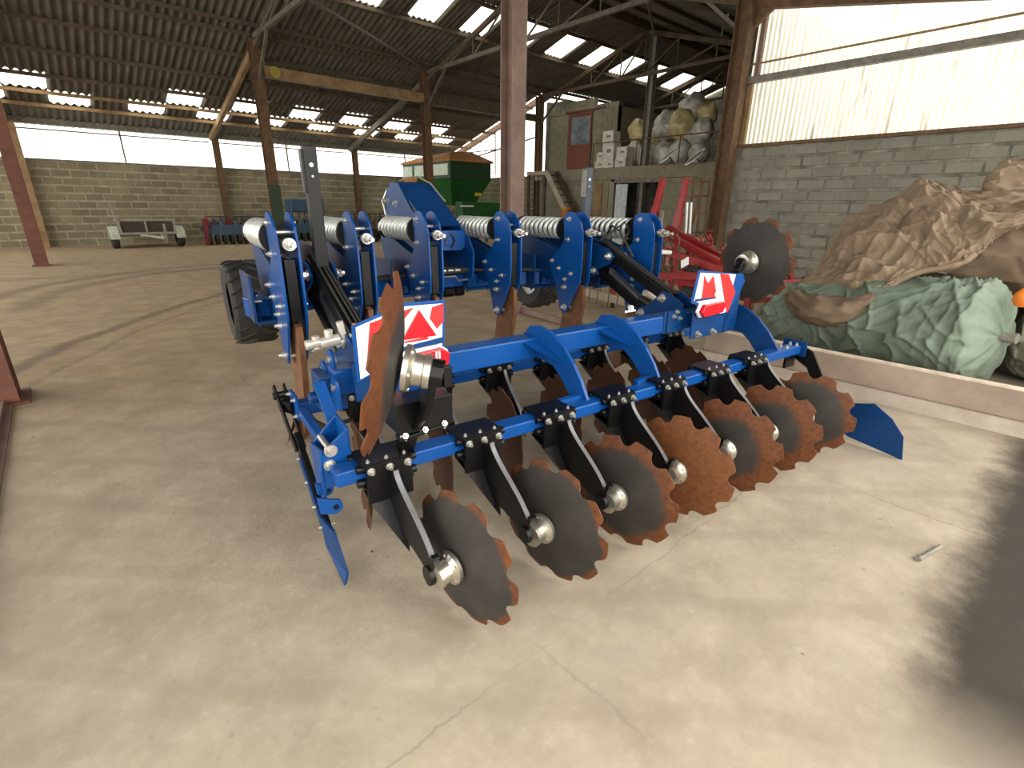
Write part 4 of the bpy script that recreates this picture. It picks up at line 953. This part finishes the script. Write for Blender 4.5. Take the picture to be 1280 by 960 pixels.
for j in range(nv+1):
    for i in range(nu+1):
        s_, t = i/nu, j/nv; q = cr([cr(r, s_) for r in G], t)
        u1 = s_*7-t*3.2; u2 = s_*3+t*4.5
        def sr(a, b_, c, k): return max(-.3, 1-abs(nz(a, b_, c))*k)
        w_ = (sr(u1*.9, u2*.3, 4.2, 3)-.4)*.05 + (sr(u1*1.9+3, u2*.7, 9.1, 3.4)-.3)*.028 + (sr(s_*9+t*5, t*5-s_*3, 2.2, 3.4)-.3)*.022 + nz(s_*30, t*20, 2.2)*.009 + (sr(u1*.5, u2*.9, 1.2, 2.6)-.4)*.045
        w_ += .03*math.exp(-abs(nz(u1*.8+5, u2*.35, 7))*16) + .022*math.exp(-abs(nz(s_*6-t*6, t*2+s_*2, 3.3))*16) + .018*math.exp(-abs(nz(s_*11+t*3, t*7, 8.3))*14) - .03*math.exp(-abs(nz(u1*.6+9, u2*.5, 1.7))*18)
        q = q + Vector((-.75, 0, .65))*w_
        b.v.append(q)
for j in range(nv):
    for i in range(nu):
        a = j*(nu+1)+i; b.f.append([a, a+nu+1, a+nu+2, a+1]); b.mi.append(0)
o = thingm(b, 'loose_tarpaulin', M_btarp, 'crumpled loose tan tarpaulin thrown over the rolls, its folded hem hanging over the green one', 'tarpaulin', smooth='all')
sm = o.modifiers.new('thickness', 'SOLIDIFY'); sm.thickness = .014
P = [atX(992, 374, 6.32), atX(1003, 393, 6.2), atX(1025, 404, 6.12), atX(1050, 405, 6.08), atX(1075, 396, 6.06), atX(1090, 376, 6.06), atX(1122, 352, 6.08), atX(1150, 340, 6.1), atX(1178, 335, 6.12), atX(1204, 328, 6.15), atX(1218, 317, 6.2)]
b = MB(); pp = [cr(P, k/60) for k in range(61)]; b.tube(pp, [.03+.012*nz(k*.4, 0, 1) for k in range(61)], 8); h = b.build('folded_hem', M_btarp, o, smooth='all', org=tuple(o.location))
# crumpled lobe of the same sheet hanging over the far end of the green roll
P = [atX(990, 366, 6.25), atX(1004, 380, 6.08), atX(1022, 388, 5.98), atX(1048, 390, 5.93), atX(1072, 384, 5.93), atX(1094, 370, 5.95)]
b = MB(); pp = [cr(P, k/40) for k in range(41)]; n = 36
for i, p in enumerate(pp):
    d = (pp[min(i+1, 40)]-pp[max(i-1, 0)]).normalized(); a_ = d.cross(Vector((0, 0, 1))).normalized(); c2 = a_.cross(d)
    for j in range(n):
        th = 2*pi*j/n; w_ = 1-abs(nz(i*.12+th*.7, cos(th)*1.5, sin(th)*1.5))*2.5; rr = (.135*sin(pi*min(1, (i+3)/44))+.02) + .04*w_
        b.v.append(p + a_*cos(th)*rr*1.1 + c2*sin(th)*rr*.9)
for i in range(40):
    for j in range(n): b.f.append([i*n+j, i*n+(j+1) % n, (i+1)*n+(j+1) % n, (i+1)*n+j]); b.mi.append(0)
b.f.append(list(range(n))[::-1]); b.mi.append(0); b.f.append([40*n+j for j in range(n)]); b.mi.append(0)
b.build('drooping_fold', M_btarp2, o, smooth='all', org=tuple(o.location))
# orange object at the right edge
b = MB(); c = atX(1281, 374, 5.9); b.lathe([(0, -.07), (.05, -.06), (.075, -.02), (.075, .03), (.05, .07), (.03, .09), (0, .095)], c, (0, 0, 1), 20)
thingm(b, 'orange_float', M_orange, 'small orange rounded cap resting against the green roll at the right edge', 'float', smooth=True)
# small steel pin on the floor, rail by the left post
b = MB(); b.cyl((2.80, .165, .012), (3.0, .115, .012), .010, 10); b.cyl((2.79, .168, .013), (2.81, .163, .013), .014, 10)
thingm(b, 'loose_pin', M_greysteel, 'small grey steel pin lying alone on the concrete floor at the right', 'pin', smooth=True)
ra = empty('floor_rail', 'low grey brown steel rail along the floor at the left edge', 'rail', (-.6, 3, 0))
b = MB(); b.bb((-.68, .5, 0), (-.60, 5.55, .055)); b.bb((-.60, .5, 0), (-.555, 5.5, .02)); b.build('rail', M_tansteel, ra, org=(-.6, 3, 0))
b = MB(); b.bb((-.80, .5, 0), (-.68, 5.55, .03)); b.build('timber_strip', M_curb, ra, org=(-.6, 3, 0))

# ================================================================== bar and harrow on the floor behind the machine
b = MB(); p0, p1 = atZ(640, 384, .05), atZ(742, 412, .05); b.bar(p0, p1, .07, .08); thingm(b, 'steel_bar', M_tansteel, 'long reddish brown steel bar lying on the floor behind the tines', 'bar')
hb = empty('drag_harrow', 'low drag harrow with hooked tines and a small wheel on the floor', 'harrow', (6.9, 5.1, 0))
pa, pb = atZ(722, 362, .22), atZ(808, 384, .18)
b = MB(); b.bar(pa, pb, .06, .12); b.build('harrow_beam', M_conc, hb, org=(6.9, 5.1, 0))
for k in range(7):
    q = pa.lerp(pb, (k+.5)/7+.02*(k % 2)); b = MB()
    b.tube([q+Vector((.0, 0, .03)), q+Vector((.05, .04, .12)), q+Vector((.0, .02, .24)), q+Vector((-.08, -.02, .22)), q+Vector((-.10, -.04, .12)), q+Vector((-.12, -.04, -.12))], .010, 6); b.build('hook_tine', M_brownsteel, hb, smooth=True, org=(6.9, 5.1, 0))
b = MB(); q = atZ(766, 376, .12); b.lathe([(.04, -.03), (.11, -.03), (.12, 0), (.11, .03), (.04, .03)], q, (.6, -.8, 0), 24); b.build('wheel', M_rubber, hb, smooth=True, org=(6.9, 5.1, 0))
b = MB(); b.bar(q+Vector((0, 0, .05)), q+Vector((0, .05, .35)), .08, .05); b.build('wheel_bracket', M_red, hb, org=(6.9, 5.1, 0))

# ================================================================== red implement at the right
O_ = (7.8, 4.3, 0)
rd = empty('red_cultivator', 'folded red cultivator with two upright booms parked beside the right wall', 'farm machine', O_)
def rp(name, mb, m_=None, lab=None, **k): return mb.build(name, m_ or M_red, rd, org=O_, label=lab, **k)
for (a, c_, w0, nm) in (((817, 272), (829, 223), .13, 'boom'), ((846, 282), (858, 223), .13, 'boom')):
    A, B = atY(*a, 5.0), atY(*c_, 5.0); b = MB(); b.bar(A-(B-A)*.9, A.lerp(B, .25), .10, .13); b.bar(A.lerp(B, .1), B, .08, .09); rp(nm, b, bevel=.006)
b = MB(); q = atY(826, 275, 4.9); b.bar(q+Vector((0, 0, .15)), q-Vector((0, 0, .35)), .06, .06); rp('boom_foot', b, M_greysteel)
for x in (859, 864): 
    b = MB(); b.cyl(atY(x, 253, 4.9), atY(x-2, 292, 4.9), .022, 8); rp('ram', b, M_white, 'white hydraulic ram')
lines = [((835, 284), 5.0, (906, 322), 3.6, .07), ((828, 291), 5.0, (902, 330), 3.5, .10), ((825, 312), 4.6, (905, 338), 3.4, .10), ((820, 345), 4.4, (905, 345), 3.2, .10), ((850, 358), 4.0, (1012, 352), 2.9, .09), ((925, 372), 3.3, (1015, 378), 2.7, .08), ((800, 300), 5.2, (880, 300), 4.6, .08), ((905, 322), 3.6, (960, 385), 3.0, .09), ((985, 335), 3.2, (1000, 385), 2.8, .07)]
for a, ya, c_, yc, w0 in lines:
    b = MB(); b.bar(atY(*a, ya), atY(*c_, yc), w0, w0); rp('frame_bar', b, bevel=.004)
b = MB(); A, B = atY(846, 346, 4.0), atY(905, 356, 3.4); b.bar(A, B, .16, .20); rp('frame_box', b, bevel=.006)
b = MB(); b.cyl(atY(826, 315, 4.4), atY(838, 316, 4.35), .035, 14); b.cyl(atY(838, 316, 4.35), atY(868, 322, 4.2), .014, 10); rp('hydraulic_cylinder', b, M_white, 'cream hydraulic cylinder', smooth=True)
b = MB(); q = atY(856, 328, 3.9); b.box(q, (.18, .02, .11), Matrix.Rotation(-.25, 3, 'Y')); rp('white_plate', b, M_white, 'plain white plate')
b = MB(); q = atY(864, 352, 3.85); b.lathe([(.08, -.07), (.20, -.08), (.235, -.04), (.235, .04), (.20, .08), (.08, .07)], q, (1, -.3, 0), 28); rp('wheel', b, M_rubber, smooth=True)
b = MB(); q = atY(949, 383, 3.0); b.cyl(q+Vector((0, 0, .14)), q-Vector((.02, 0, .10)), .07, 16); rp('pale_roller', b, M_conc, smooth=True)
random.seed(11)
for k in range(44):     # spring tines and rods of the folded sections, each a part
    px = random.uniform(822, 905) if k < 28 else random.uniform(925, 1015); py = random.uniform(296, 350) if k < 28 else random.uniform(350, 395)
    yy = 4.6-(px-820)/190*1.7; q = atY(px, py, yy); a = random.uniform(-.6, .6)
    b = MB(); h_ = min(.22, q.z-.03); b.tube([q+Vector((0, 0, .16)), q+Vector((.10*cos(a), .08, .10)), q+Vector((.12*cos(a), .02, -.02)), q+Vector((-.06, -.05, -h_))], .016, 6)
    rp('spring_tine', b, M_brownsteel if k % 3 else M_red, smooth=True)
for k in range(3):     # legs down to the floor
    q = Vector(((8.2, 4.9, 0), (7.3, 3.7, 0), (6.95, 2.95, 0))[k]); b = MB(); b.bar(q, q+Vector((0, 0, .75)), .08, .08); rp('stand_leg', b)
# rusty lattice rack behind it
rk = empty('steel_rack', 'rusty steel lattice rack leaning beside the dark corner column', 'rack', (10.0, 5.35, 0))
for x in (9.95, 10.3, 10.65, 10.98):
    b = MB(); b.bar((x, 5.85, 0), (x+.05, 5.95, 2.2), .04, .04); b.build('upright', M_brownsteel, rk, org=(10, 5.35, 0))
for z in (.5, 1.05, 1.45, 1.8, 2.1):
    b = MB(); b.bar((9.9, 5.88, z), (11.02, 5.92, z+.03), .035, .035); b.build('rail', M_rustpost, rk, org=(10, 5.35, 0))
b = MB(); b.bar((10.1, 5.85, .2), (10.7, 5.9, 2.3), .04, .04); b.build('diagonal', M_brownsteel, rk, org=(10, 5.35, 0))
for k in range(6):
    b = MB(); b.bar(atY(815+8*k, 281+3*k, 5.1), atY(880+5*k, 300+3*k, 4.7), .03, .03); b.build('long_rod', M_brownsteel, rd, org=O_)

# ================================================================== mezzanine
OM = (17.1, 12, 0)
mz = struct(empty('floor_mezzanine', loc=(17.1, 12, 0))); wr_ = struct(empty('wall_room', loc=(17.1, 12, 0))); wu = struct(empty('wall_under_deck', loc=(17.1, 12, 0)))
M_wallm = block_mat('olive_grey_blocks', (.24, .225, .155), (.18, .17, .115), (.28, .265, .185))
KR = 17.75/17.1
def far_(p): return (p[0]*KR, p[1]*KR, 1.6+(p[2]-1.6)*KR)
def mp(name, lo, hi, m_, parent=None, k=False, **kw):
    b = MB(); b.bb(far_(lo) if k else lo, far_(hi) if k else hi); return b.build(name, m_, parent or mz, org=OM, **kw)
mp('deck_slab', (17.0, 6.0, 2.66), (26.3, 17.7, 3.0), M_conc)
mp('edge_beam', (16.95, 6.0, 2.60), (17.02, 17.2, 3.03), mat('weathered_planks', (.17, .15, .105), .9, noise_scale=3, col2=(.25, .225, .16)))
def mwall(y0, y1, z0, z1, par, far, x=17.1):
    b = MB(); bh, bw = .22, .5; r = 0; z = z0
    while z < z1-.01:
        y = y0-(.25 if r % 2 else 0)
        while y < y1:
            ya, yb = max(y, y0)+.008, min(y+bw, y1)-.008
            if yb-ya > .05: b.bb((x-.012-.008*random.random(), ya, z+.008), (x+.03, yb, min(z+bh, z1)-.008))
            y += bw
        z += bh; r += 1
    if far: b.v = [Vector(far_(v)) for v in b.v]
    b.build('wall_blocks', M_wallm, par, org=OM, kind='stuff')
    mp('wall_core', (x, y0, z0), (x+.2, y1, z1), M_mortar_r, par, far)
mwall(15.85, 17.0, 2.95, 5.70, wr_, True); mwall(13.3, 14.5, 2.95, 5.35, wr_, True); mwall(14.5, 15.85, 5.16, 5.60, wr_, True)
mp('room_side_wall', (17.1, 13.3, 2.95), (20.5, 13.45, 5.2), M_wallm, wr_, True)
mwall(13.4, 17.6, 0, 2.62, wu, False); mwall(6.0, 11.1, 0, 2.62, wu, False)
mp('door_post', (17.0, 12.9, 0), (17.12, 13.05, 2.62), M_greysteel, wu); mp('lintel', (17.02, 11.0, 2.45), (17.15, 13.2, 2.64), M_greysteel, wu)
mp('room_back_wall', (19.5, 9, 0), (19.7, 15, 2.66), M_mortar_r, wu)
# door with glazed top
d1 = MB(); d1.bb((17.03, 14.55, 3.0), (17.08, 15.80, 3.98)); d1.bb((17.03, 14.55, 5.0), (17.08, 15.80, 5.15)); d1.bb((17.03, 15.62, 3.98), (17.08, 15.80, 5.0)); d1.bb((17.03, 14.55, 3.98), (17.08, 14.62, 5.0))
d1.v = [Vector(far_(v)) for v in d1.v]
d1 = struct(d1.build('door_1', mat('red_brown_door', (.14, .04, .022), .6), org=(17.05, 15.1, 3), loc=(17.05, 15.1, 3)))
b = MB(); b.bb(far_((17.05, 14.62, 3.98)), far_((17.06, 15.62, 5.0))); b.build('door_pane', mat('grey_blue_glass', (.16, .19, .21), .08, spec=.9, noise_amt=.3, noise_scale=2), d1, org=(17.05, 15.1, 3))
b = MB(); b.bb(far_((16.98, 13.9, 5.17)), far_((17.03, 15.95, 5.23))); b.build('sliding_track', M_rustpost, d1, org=(17.05, 15.1, 3))
b = MB(); b.bb((16.90, 12.45, .0), (16.94, 13.0, 2.4)); pd = struct(b.build('door_2', mat('light_grey_panel', (.42, .45, .47), .5), org=(17, 12.7, 0), loc=(17, 12.7, 0)))
for y0, y1, m_ in ((13.75, 14.15, M_tan), (13.42, 13.72, mat('tan_panel', (.20, .17, .10), .8)), (13.15, 13.40, M_wallm)):
    mp('timber_panel', (16.98, y0, 0), (17.05, y1, 2.5), m_, wu)
# railing
rl = empty('deck_railing', 'thin dark railing along the mezzanine edge in front of boxes and plastic bags', 'railing', (17.05, 11, 3))
b = MB(); b.cyl((17.05, 8.5, 3.95), (17.05, 14.5, 3.95), .02, 8); b.build('handrail', M_brownsteel, rl, org=(17.05, 11, 3))
for y in (8.6, 10.5, 12.3, 14.4):
    b = MB(); b.cyl((17.05, y, 3.0), (17.05, y, 3.95), .02, 8); b.build('post', M_brownsteel, rl, org=(17.05, 11, 3))
# stair
st = empty('wooden_stair', 'dark wooden stair rising to the mezzanine landing', 'stair', (16.6, 15.3, 0))
for x in (16.2, 16.8):
    b = MB(); b.bar((x, 16.2, 2.95), (x, 13.9, .0), .06, .22); b.build('stringer', M_conc if x < 16.5 else M_purlin, st, org=(16.6, 15.3, 0))
for k in range(11):
    t = (k+.5)/11; b = MB(); y = 16.2-2.3*t; z = 2.95*(1-t); b.bb((16.22, y-.12, z-.02), (16.78, y+.12, z+.02)); b.build('tread', M_brownsteel, st, org=(16.6, 15.3, 0))
b = MB(); b.bb((16.2, 16.2, 2.82), (16.94, 17.4, 2.98)); b.build('landing', M_conc, st, org=(16.6, 15.3, 0))
for p in ((16.25, 17.3), (16.25, 16.3)):
    b = MB(); b.bar((*p, 0), (*p, 2.82), .1, .1); b.build('landing_post', M_purlin, st, org=(16.6, 15.3, 0))
# drum on pallets under the stair
b = MB(); b.bb((15.4, 13.9, 0), (16.0, 14.8, 1.15)); thingm(b, 'timber_crate', M_purlin, 'dark timber crate at the foot of the stair, carrying an orange drum', 'crate', bevel=.01)
b = MB(); b.lathe([(0, 0), (.20, 0), (.23, .05), (.23, .30), (.25, .33), (.21, .38), (0, .38)], (15.7, 14.45, 1.15), (0, 0, 1), 22); thingm(b, 'orange_drum', M_otarp, 'small rusty orange drum on the crate at the foot of the stair', 'drum', smooth=True)
# grey ladder rail standing in front of the wall
b = MB(); b.bar((16.2, 13.6, 0), (16.3, 13.9, 3.05), .10, .05); thingm(b, 'pale_plank', M_greysteel, 'pale plank leaning upright left of the tan panels under the mezzanine', 'plank')
# boxes
bx_ = [((754, 191), (767.5, 212), 'lowest left white box of the box pile on the mezzanine', 17.35), ((746, 191), (0, 0), '', 0)]
boxes = [(500, 565, 290, 368, 'top white box of the tall box pile on the mezzanine'), (500, 565, 371, 488, 'large white box in the middle of the tall pile on the mezzanine'), (460, 499, 430, 488, 'small white box on the left of the box pile'), (445, 507, 490, 540, 'low cream box at the left bottom of the box pile'), (512, 565, 488, 535, 'white box at the bottom of the tall box pile'), (592, 655, 395, 468, 'upper white box of the right hand pair on the mezzanine'), (580, 645, 470, 530, 'lower white box of the right hand pair on the mezzanine')]
M_card = mat('white_carton', (.50, .48, .42), .8, noise_scale=4)
for x0, x1, y0, y1, lb in boxes:
    A = atX(660+x0/5.333, 110+y0/5.333, 17.1); B = atX(660+x1/5.333, 110+y1/5.333, 17.1)
    b = MB(); b.bb((17.1, B.y, max(3.01, B.z)), (17.1+.45, A.y, A.z)); o = thingm(b, 'carton', M_card, lb, 'box', 'white boxes on the mezzanine', bevel=.01)
    g = MB(); ym = (A.y+B.y)/2; zm = (max(3, B.z)+A.z)/2; hh = (A.z-max(3, B.z)); g.bb((17.092, ym-.13*(A.y-B.y)*2, zm-.02*hh), (17.099, ym+.1*(A.y-B.y), zm+.18*hh)); g.build('carton_print', M_greysteel, o, org=tuple(o.location))
# plastic film bags
M_bagw = mat('dusty_clear_film', (.62, .60, .52), .35, noise_scale=4, col2=(.24, .24, .20), spec=.7, bump=.8, bump_scale=7)
M_bagy = mat('yellowed_film', (.60, .48, .20), .4, noise_scale=4, col2=(.26, .22, .12), spec=.7, bump=.8, bump_scale=7)
bags = [(866, 137, 17, 'w', 'big dusty plastic bag at the very top of the heap'), (884, 143, 13, 'y', 'plastic bag at the top right of the heap beside the dark column'), (797, 165, 13, 'y', 'yellowish bag at the upper left end of the heap'), (812, 172, 11, 'y', 'small yellow bag second from the left in the upper row'), (832, 158, 16, 'w', 'grey bag leaning on the left shoulder of the heap'), (852, 156, 17, 'y', 'wide yellowish bag in the middle of the heap'), (878, 164, 14, 'w', 'pale bag on the right side of the heap half way up'), (793, 193, 13, 'w', 'pale bag standing at the left foot of the heap'), (811, 196, 14, 'w', 'second bag from the left along the railing'), (830, 192, 13, 'w', 'bag behind the first wire dish'), (850, 190, 13, 'w', 'bag between the two wire dishes'), (874, 192, 13, 'w', 'bag at the foot of the heap behind the second wire dish'), (818, 181, 10, 'y', 'small yellow bag squeezed in the middle row'), (865, 176, 12, 'w', 'crumpled bag in the middle row on the right')]
for i, (px, py, r, k, lb) in enumerate(bags):
    X_ = 18.0 + (.9 if py < 150 else .45 if py < 183 else 0); c = atX(px, py, X_); R_ = r/F_PX*(c-CAM).dot(CF)*1.0
    b = MB(); n1, n2 = 26, 18
    for j in range(n2+1):
        for m_ in range(n1):
            th, ph = pi*j/n2, 2*pi*m_/n1; d = Vector((sin(th)*cos(ph), sin(th)*sin(ph), cos(th)))
            q = R_*(1+.22*nz(d.x*1.6+i*3, d.y*1.6, d.z*1.6)+.10*nz(d.x*5+i, d.y*5, d.z*5)); p = c+Vector((d.x*q*.9, d.y*q, d.z*q*1.1)); p.z = max(p.z, 3.02); b.v.append(p)
    for j in range(n2):
        for m_ in range(n1): b.f.append([j*n1+m_, (j+1)*n1+m_, (j+1)*n1+(m_+1) % n1, j*n1+(m_+1) % n1]); b.mi.append(0)
    thingm(b, 'plastic_bag', M_bagw if k == 'w' else M_bagy, lb+' on the mezzanine', 'bag', 'plastic bags heaped on the mezzanine', smooth='all')
# wire dishes hung on the railing
for (px, py, w_, h_, lb) in ((836, 194, 11, 8, 'left round white wire dish hung on the mezzanine edge'), (869, 196, 11, 7, 'right round white wire dish hung on the mezzanine edge')):
    c = atX(px, py, 16.55); b = MB(); ax = Vector((-.5, .45, .75)).normalized(); a_ = ax.orthogonal().normalized(); c2 = ax.cross(a_); R_ = .36
    ring = [c+(a_*cos(2*pi*k/28)+c2*sin(2*pi*k/28))*R_ for k in range(29)]; b.tube(ring, .025, 6)
    o = thingm(b, 'wire_dish', M_white, lb, 'dish', smooth='all')
    g = MB()
    for k in range(-3, 4):
        hh = sqrt(max(0, R_*R_-(k*.1)**2)); g.bar(c+a_*k*.1-c2*hh, c+a_*k*.1+c2*hh, .014, .014); g.bar(c+c2*k*.1-a_*hh, c+c2*k*.1+a_*hh, .014, .014)
    g.build('mesh_wires', M_greysteel, o, kind='stuff', org=tuple(o.location))
    g = MB(); g.bar(c, Vector((17.0, c.y, 3.0)), .03, .03); g.build('hook', M_greysteel, o, org=tuple(o.location))

# ================================================================== green seeder with orange cover
OS = (14, 20.5, 0); gs = empty('seed_trailer', 'green trailed seed hopper under an orange brown tarpaulin cover by the back wall', 'farm machine', OS)
def gp(name, mb, m_, **k): return mb.build(name, m_, gs, org=OS, **k)
x0, x1, y0, y1 = 12.96, 15.15, 18.6, 22.5
b = MB(); b.bb((x0, y0, 2.62), (x1, y1, 3.32)); gp('hopper', b, M_greend, bevel=.02)
b = MB()
b.add([(x0, y0, 2.62), (x1, y0, 2.62), (x1, y1, 2.62), (x0, y1, 2.62), (13.5, 19.3, 1.55), (14.7, 19.3, 1.55), (14.7, 21.4, 1.55), (13.5, 21.4, 1.55)], [(0, 4, 5, 1), (1, 5, 6, 2), (2, 6, 7, 3), (3, 7, 4, 0), (7, 6, 5, 4)]); gp('hopper_funnel', b, M_green)
b = MB(); c0 = [(x0-.06, y0-.06), (x1+.12, y0-.06), (x1+.12, y1+.06), (x0-.06, y1+.06)]
b.v += [Vector((*p, 3.30)) for p in c0] + [Vector((*p, 3.38)) for p in c0] + [Vector((13.5, 19.3, 3.72)), Vector((14.6, 19.3, 3.78)), Vector((14.6, 21.9, 3.62)), Vector((13.5, 21.9, 3.60))]
for f in ((0, 1, 5, 4), (1, 2, 6, 5), (2, 3, 7, 6), (3, 0, 4, 7), (4, 5, 9, 8), (5, 6, 10, 9), (6, 7, 11, 10), (7, 4, 8, 11), (8, 9, 10, 11)): b.f.append(list(f)); b.mi.append(0)
gp('tarpaulin_cover', b, M_otarp, bevel=.03)
for ya, yb in ((18.75, 20.2), (20.45, 21.4), (21.6, 22.4)):
    b = MB(); b.bb((x0-.03, ya, 2.76), (x0+.01, yb, 3.20)); gp('side_panel', b, mat('pale_green_white', (.55, .62, .52), .5))
b = MB(); b.bb((x0-.03, 21.2, 2.55), (x0+.01, 22.4, 2.72)); gp('orange_strip', b, M_otarp)
b = MB(); b.bb((13.1, 18.0, 1.1), (15.2, 18.5, 1.7)); b.bar((15.0, 18.3, 1.6), (16.4, 18.6, 1.35), .35, .3); gp('front_box', b, M_green, bevel=.02)
b = MB(); b.bb((13.3, 18.4, .75), (14.9, 22.0, .95)); gp('chassis', b, M_greend)
b = MB(); b.bb((14.25, 18.56, 1.95), (14.55, 18.6, 2.08)); gp('yellow_sticker', b, mat('dull_yellow2', (.55, .45, .03), .5))
b = MB(); b.bb((13.0, 17.98, 1.50), (13.7, 18.0, 1.56)); gp('white_strip', b, M_white)
b = MB(); b.tube([(14.1, 18.5, 1.6), (14.5, 18.45, 1.55), (15.0, 18.5, 1.8), (15.1, 18.55, 2.2)], .05, 8); gp('delivery_hose', b, M_greysteel, smooth=True)
for x in (13.1, 15.1):
    b = MB(); b.lathe([(.2, -.2), (.62, -.2), (.7, -.1), (.7, .1), (.62, .2), (.2, .2)], (x, 20.4, .7), (1, 0, 0), 28); gp('wheel', b, M_rubber, smooth=True)
for p in ((13.4, 18.5), (14.8, 18.5), (13.4, 21.9), (14.8, 21.9)):
    b = MB(); b.bar((*p, .0), (*p, 1.7), .1, .1); gp('support_leg', b, M_greend)

# ================================================================== flatbed trailer
OT = (2.5, 23.0, 0); tr = empty('flat_trailer', 'small low trailer with pale green mudguards against the back wall', 'trailer', OT)
M_trl = mat('dull_trailer_steel', (.22, .21, .16), .6, noise_scale=4, col2=(.32, .31, .25))
def tp(name, mb, m_=M_trl, **k): return mb.build(name, m_, tr, org=OT, **k)
b = MB(); b.bb((1.75, 22.4, .42), (3.35, 24.1, .50)); tp('bed', b, M_purlin)
for nm, p, q in (('front_rail', (1.7, 22.4, .50), (3.4, 22.4, .50)), ('headboard_rail', (1.75, 22.5, .95), (3.35, 22.5, .95)), ('side_rail', (1.75, 22.4, .9), (1.75, 24.1, .9)), ('side_rail', (3.35, 22.4, .9), (3.35, 24.1, .9)), ('upright', (1.78, 22.45, .45), (1.70, 22.45, 1.0)), ('upright', (3.32, 22.45, .45), (3.4, 22.45, 1.0)), ('upright', (2.5, 22.45, .45), (2.5, 22.45, .95)), ('pole', (1.85, 23.8, .5), (1.70, 23.8, 1.5)), ('drawbar', (2.3, 22.4, .45), (2.75, 20.6, .42)), ('drawbar', (2.9, 22.4, .45), (2.78, 20.6, .42)), ('jockey_post', (2.9, 21.4, .2), (2.9, 21.4, .85))):
    b = MB(); b.bar(p, q, .06, .07); tp(nm, b)
b = MB(); b.bb((1.78, 22.47, .5), (3.32, 22.50, .9)); tp('front_board', b, mat('dark_brown_board', (.05, .035, .025), .8))
for x in (1.55, 3.5):
    b = MB(); b.lathe([(.12, -.11), (.28, -.11), (.32, -.06), (.32, .06), (.28, .11), (.12, .11)], (x, 22.75, .32), (1, 0, 0), 26); tp('wheel', b, M_rubber, smooth=True)
    b = MB(); pts = [(22.75+.40*cos(a), .32+.42*sin(a)) for a in [pi*k/10 for k in range(11)]]; inn = [(22.75+.37*cos(a), .32+.39*sin(a)) for a in [pi*k/10 for k in range(11)]]
    for k in range(10): b.vz([pts[k], pts[k+1], inn[k+1], inn[k]], x-.14, x+.14)
    tp('mudguard', b, mat('pale_green_guard', (.42, .45, .36), .5))

# ================================================================== implements along the back wall
def row_machine(name, lab, x0, x1, yc, main, acc, seed, top):
    random.seed(seed); Oq = ((x0+x1)/2, yc, 0); r = empty(name, lab, 'farm machine', Oq)
    def q(nm, mb, m_, **k): return mb.build(nm, m_, r, org=Oq, **k)
    b = MB(); b.bb((x0+.25, yc-.42, .36), (x1, yc-.34, .74)); b.bb((x0, yc-.34, .42), (x1, yc-.1, .60)); q('front_beam', b, main, bevel=.01)
    b = MB(); b.bb((x0, yc+.3, .5), (x1, yc+.45, .66)); q('rear_beam', b, main, bevel=.01)
    b = MB(); b.bb((x0+.2, yc-.1, top-.05), (x1, yc+.1, top)); q('top_plank', b, M_purlin)
    n = int((x1-x0)/.24)
    for k in range(n):
        x = x0+(k+.5)*(x1-x0)/n
        b = MB(); b.bar((x, yc-.2, .55), (x+.05, yc+.1, top-.05), .05, .07); b.bar((x, yc-.3, .6), (x, yc-.5, .95), .04, .05); q('row_strut', b, acc if k % 3 == 0 else main)
        b = MB(); b.bb((x-.1, yc-.25, .68), (x+.12, yc+.05, .68+.12+.12*random.random())); q('row_unit', b, acc if k % 2 else M_greysteel, bevel=.01)
        b = MB(); b.lathe([(.03, -.05), (.20, -.06), (.22, 0), (.20, .06), (.03, .05)], (x, yc-.3, .22), (1, 0, 0), 18); q('press_wheel', b, M_rubber, smooth=True)
    for x in (x0+.05, x1-.05):
        b = MB(); b.bb((x-.07, yc-.4, .0), (x+.07, yc-.2, .95)); q('end_stand', b, acc)
    return r
M_darkred = mat('dark_red_paint', (.16, .012, .02), .5); M_slate = mat('slate_blue_paint', (.03, .07, .12), .5, noise_scale=5)
row_machine('row_cultivator', 'blue and red row cultivator standing left at the back wall behind the first spring', 4.35, 7.2, 23.0, M_slate, M_darkred, 3, 1.06)
row_machine('row_cultivator', 'dark slate blue implement at the back wall left of the black mast', 7.4, 9.3, 23.1, M_slate, M_slate, 5, 1.25)
b = MB(); b.bb((7.75, 22.9, 1.2), (9.2, 23.6, 1.75)); o = thingm(b, 'implement_hopper', M_slate, 'slate blue hopper on the dark implement beside the black mast', 'hopper', bevel=.06)
row_machine('row_cultivator', 'dark cluttered implement at the back wall between the mast and the green seeder', 9.9, 12.2, 22.9, M_brownsteel, M_greysteel, 9, 1.15)
for k, (x, y, z, r_) in enumerate(((10.4, 21.3, .14, .42), (10.4, 21.3, .42, .42), (11.5, 20.9, .14, .45), (11.45, 20.95, .43, .42), (12.3, 20.2, .15, .45))):
    b = MB(); b.lathe([(.22, -.13), (r_*.95, -.13), (r_, -.06), (r_, .06), (r_*.95, .13), (.22, .13)], (x, y, z), (0, 0, 1), 26)
    thingm(b, 'old_tyre', M_rubber, ['lower tyre of the left pair stacked before the back wall', 'upper tyre of the left pair stacked before the back wall', 'lower tyre of the stack left of the green seeder', 'upper tyre of the stack left of the green seeder', 'single tyre lying flat at the foot of the green seeder'][k], 'tyre', 'old tyres near the green seeder', smooth=True)
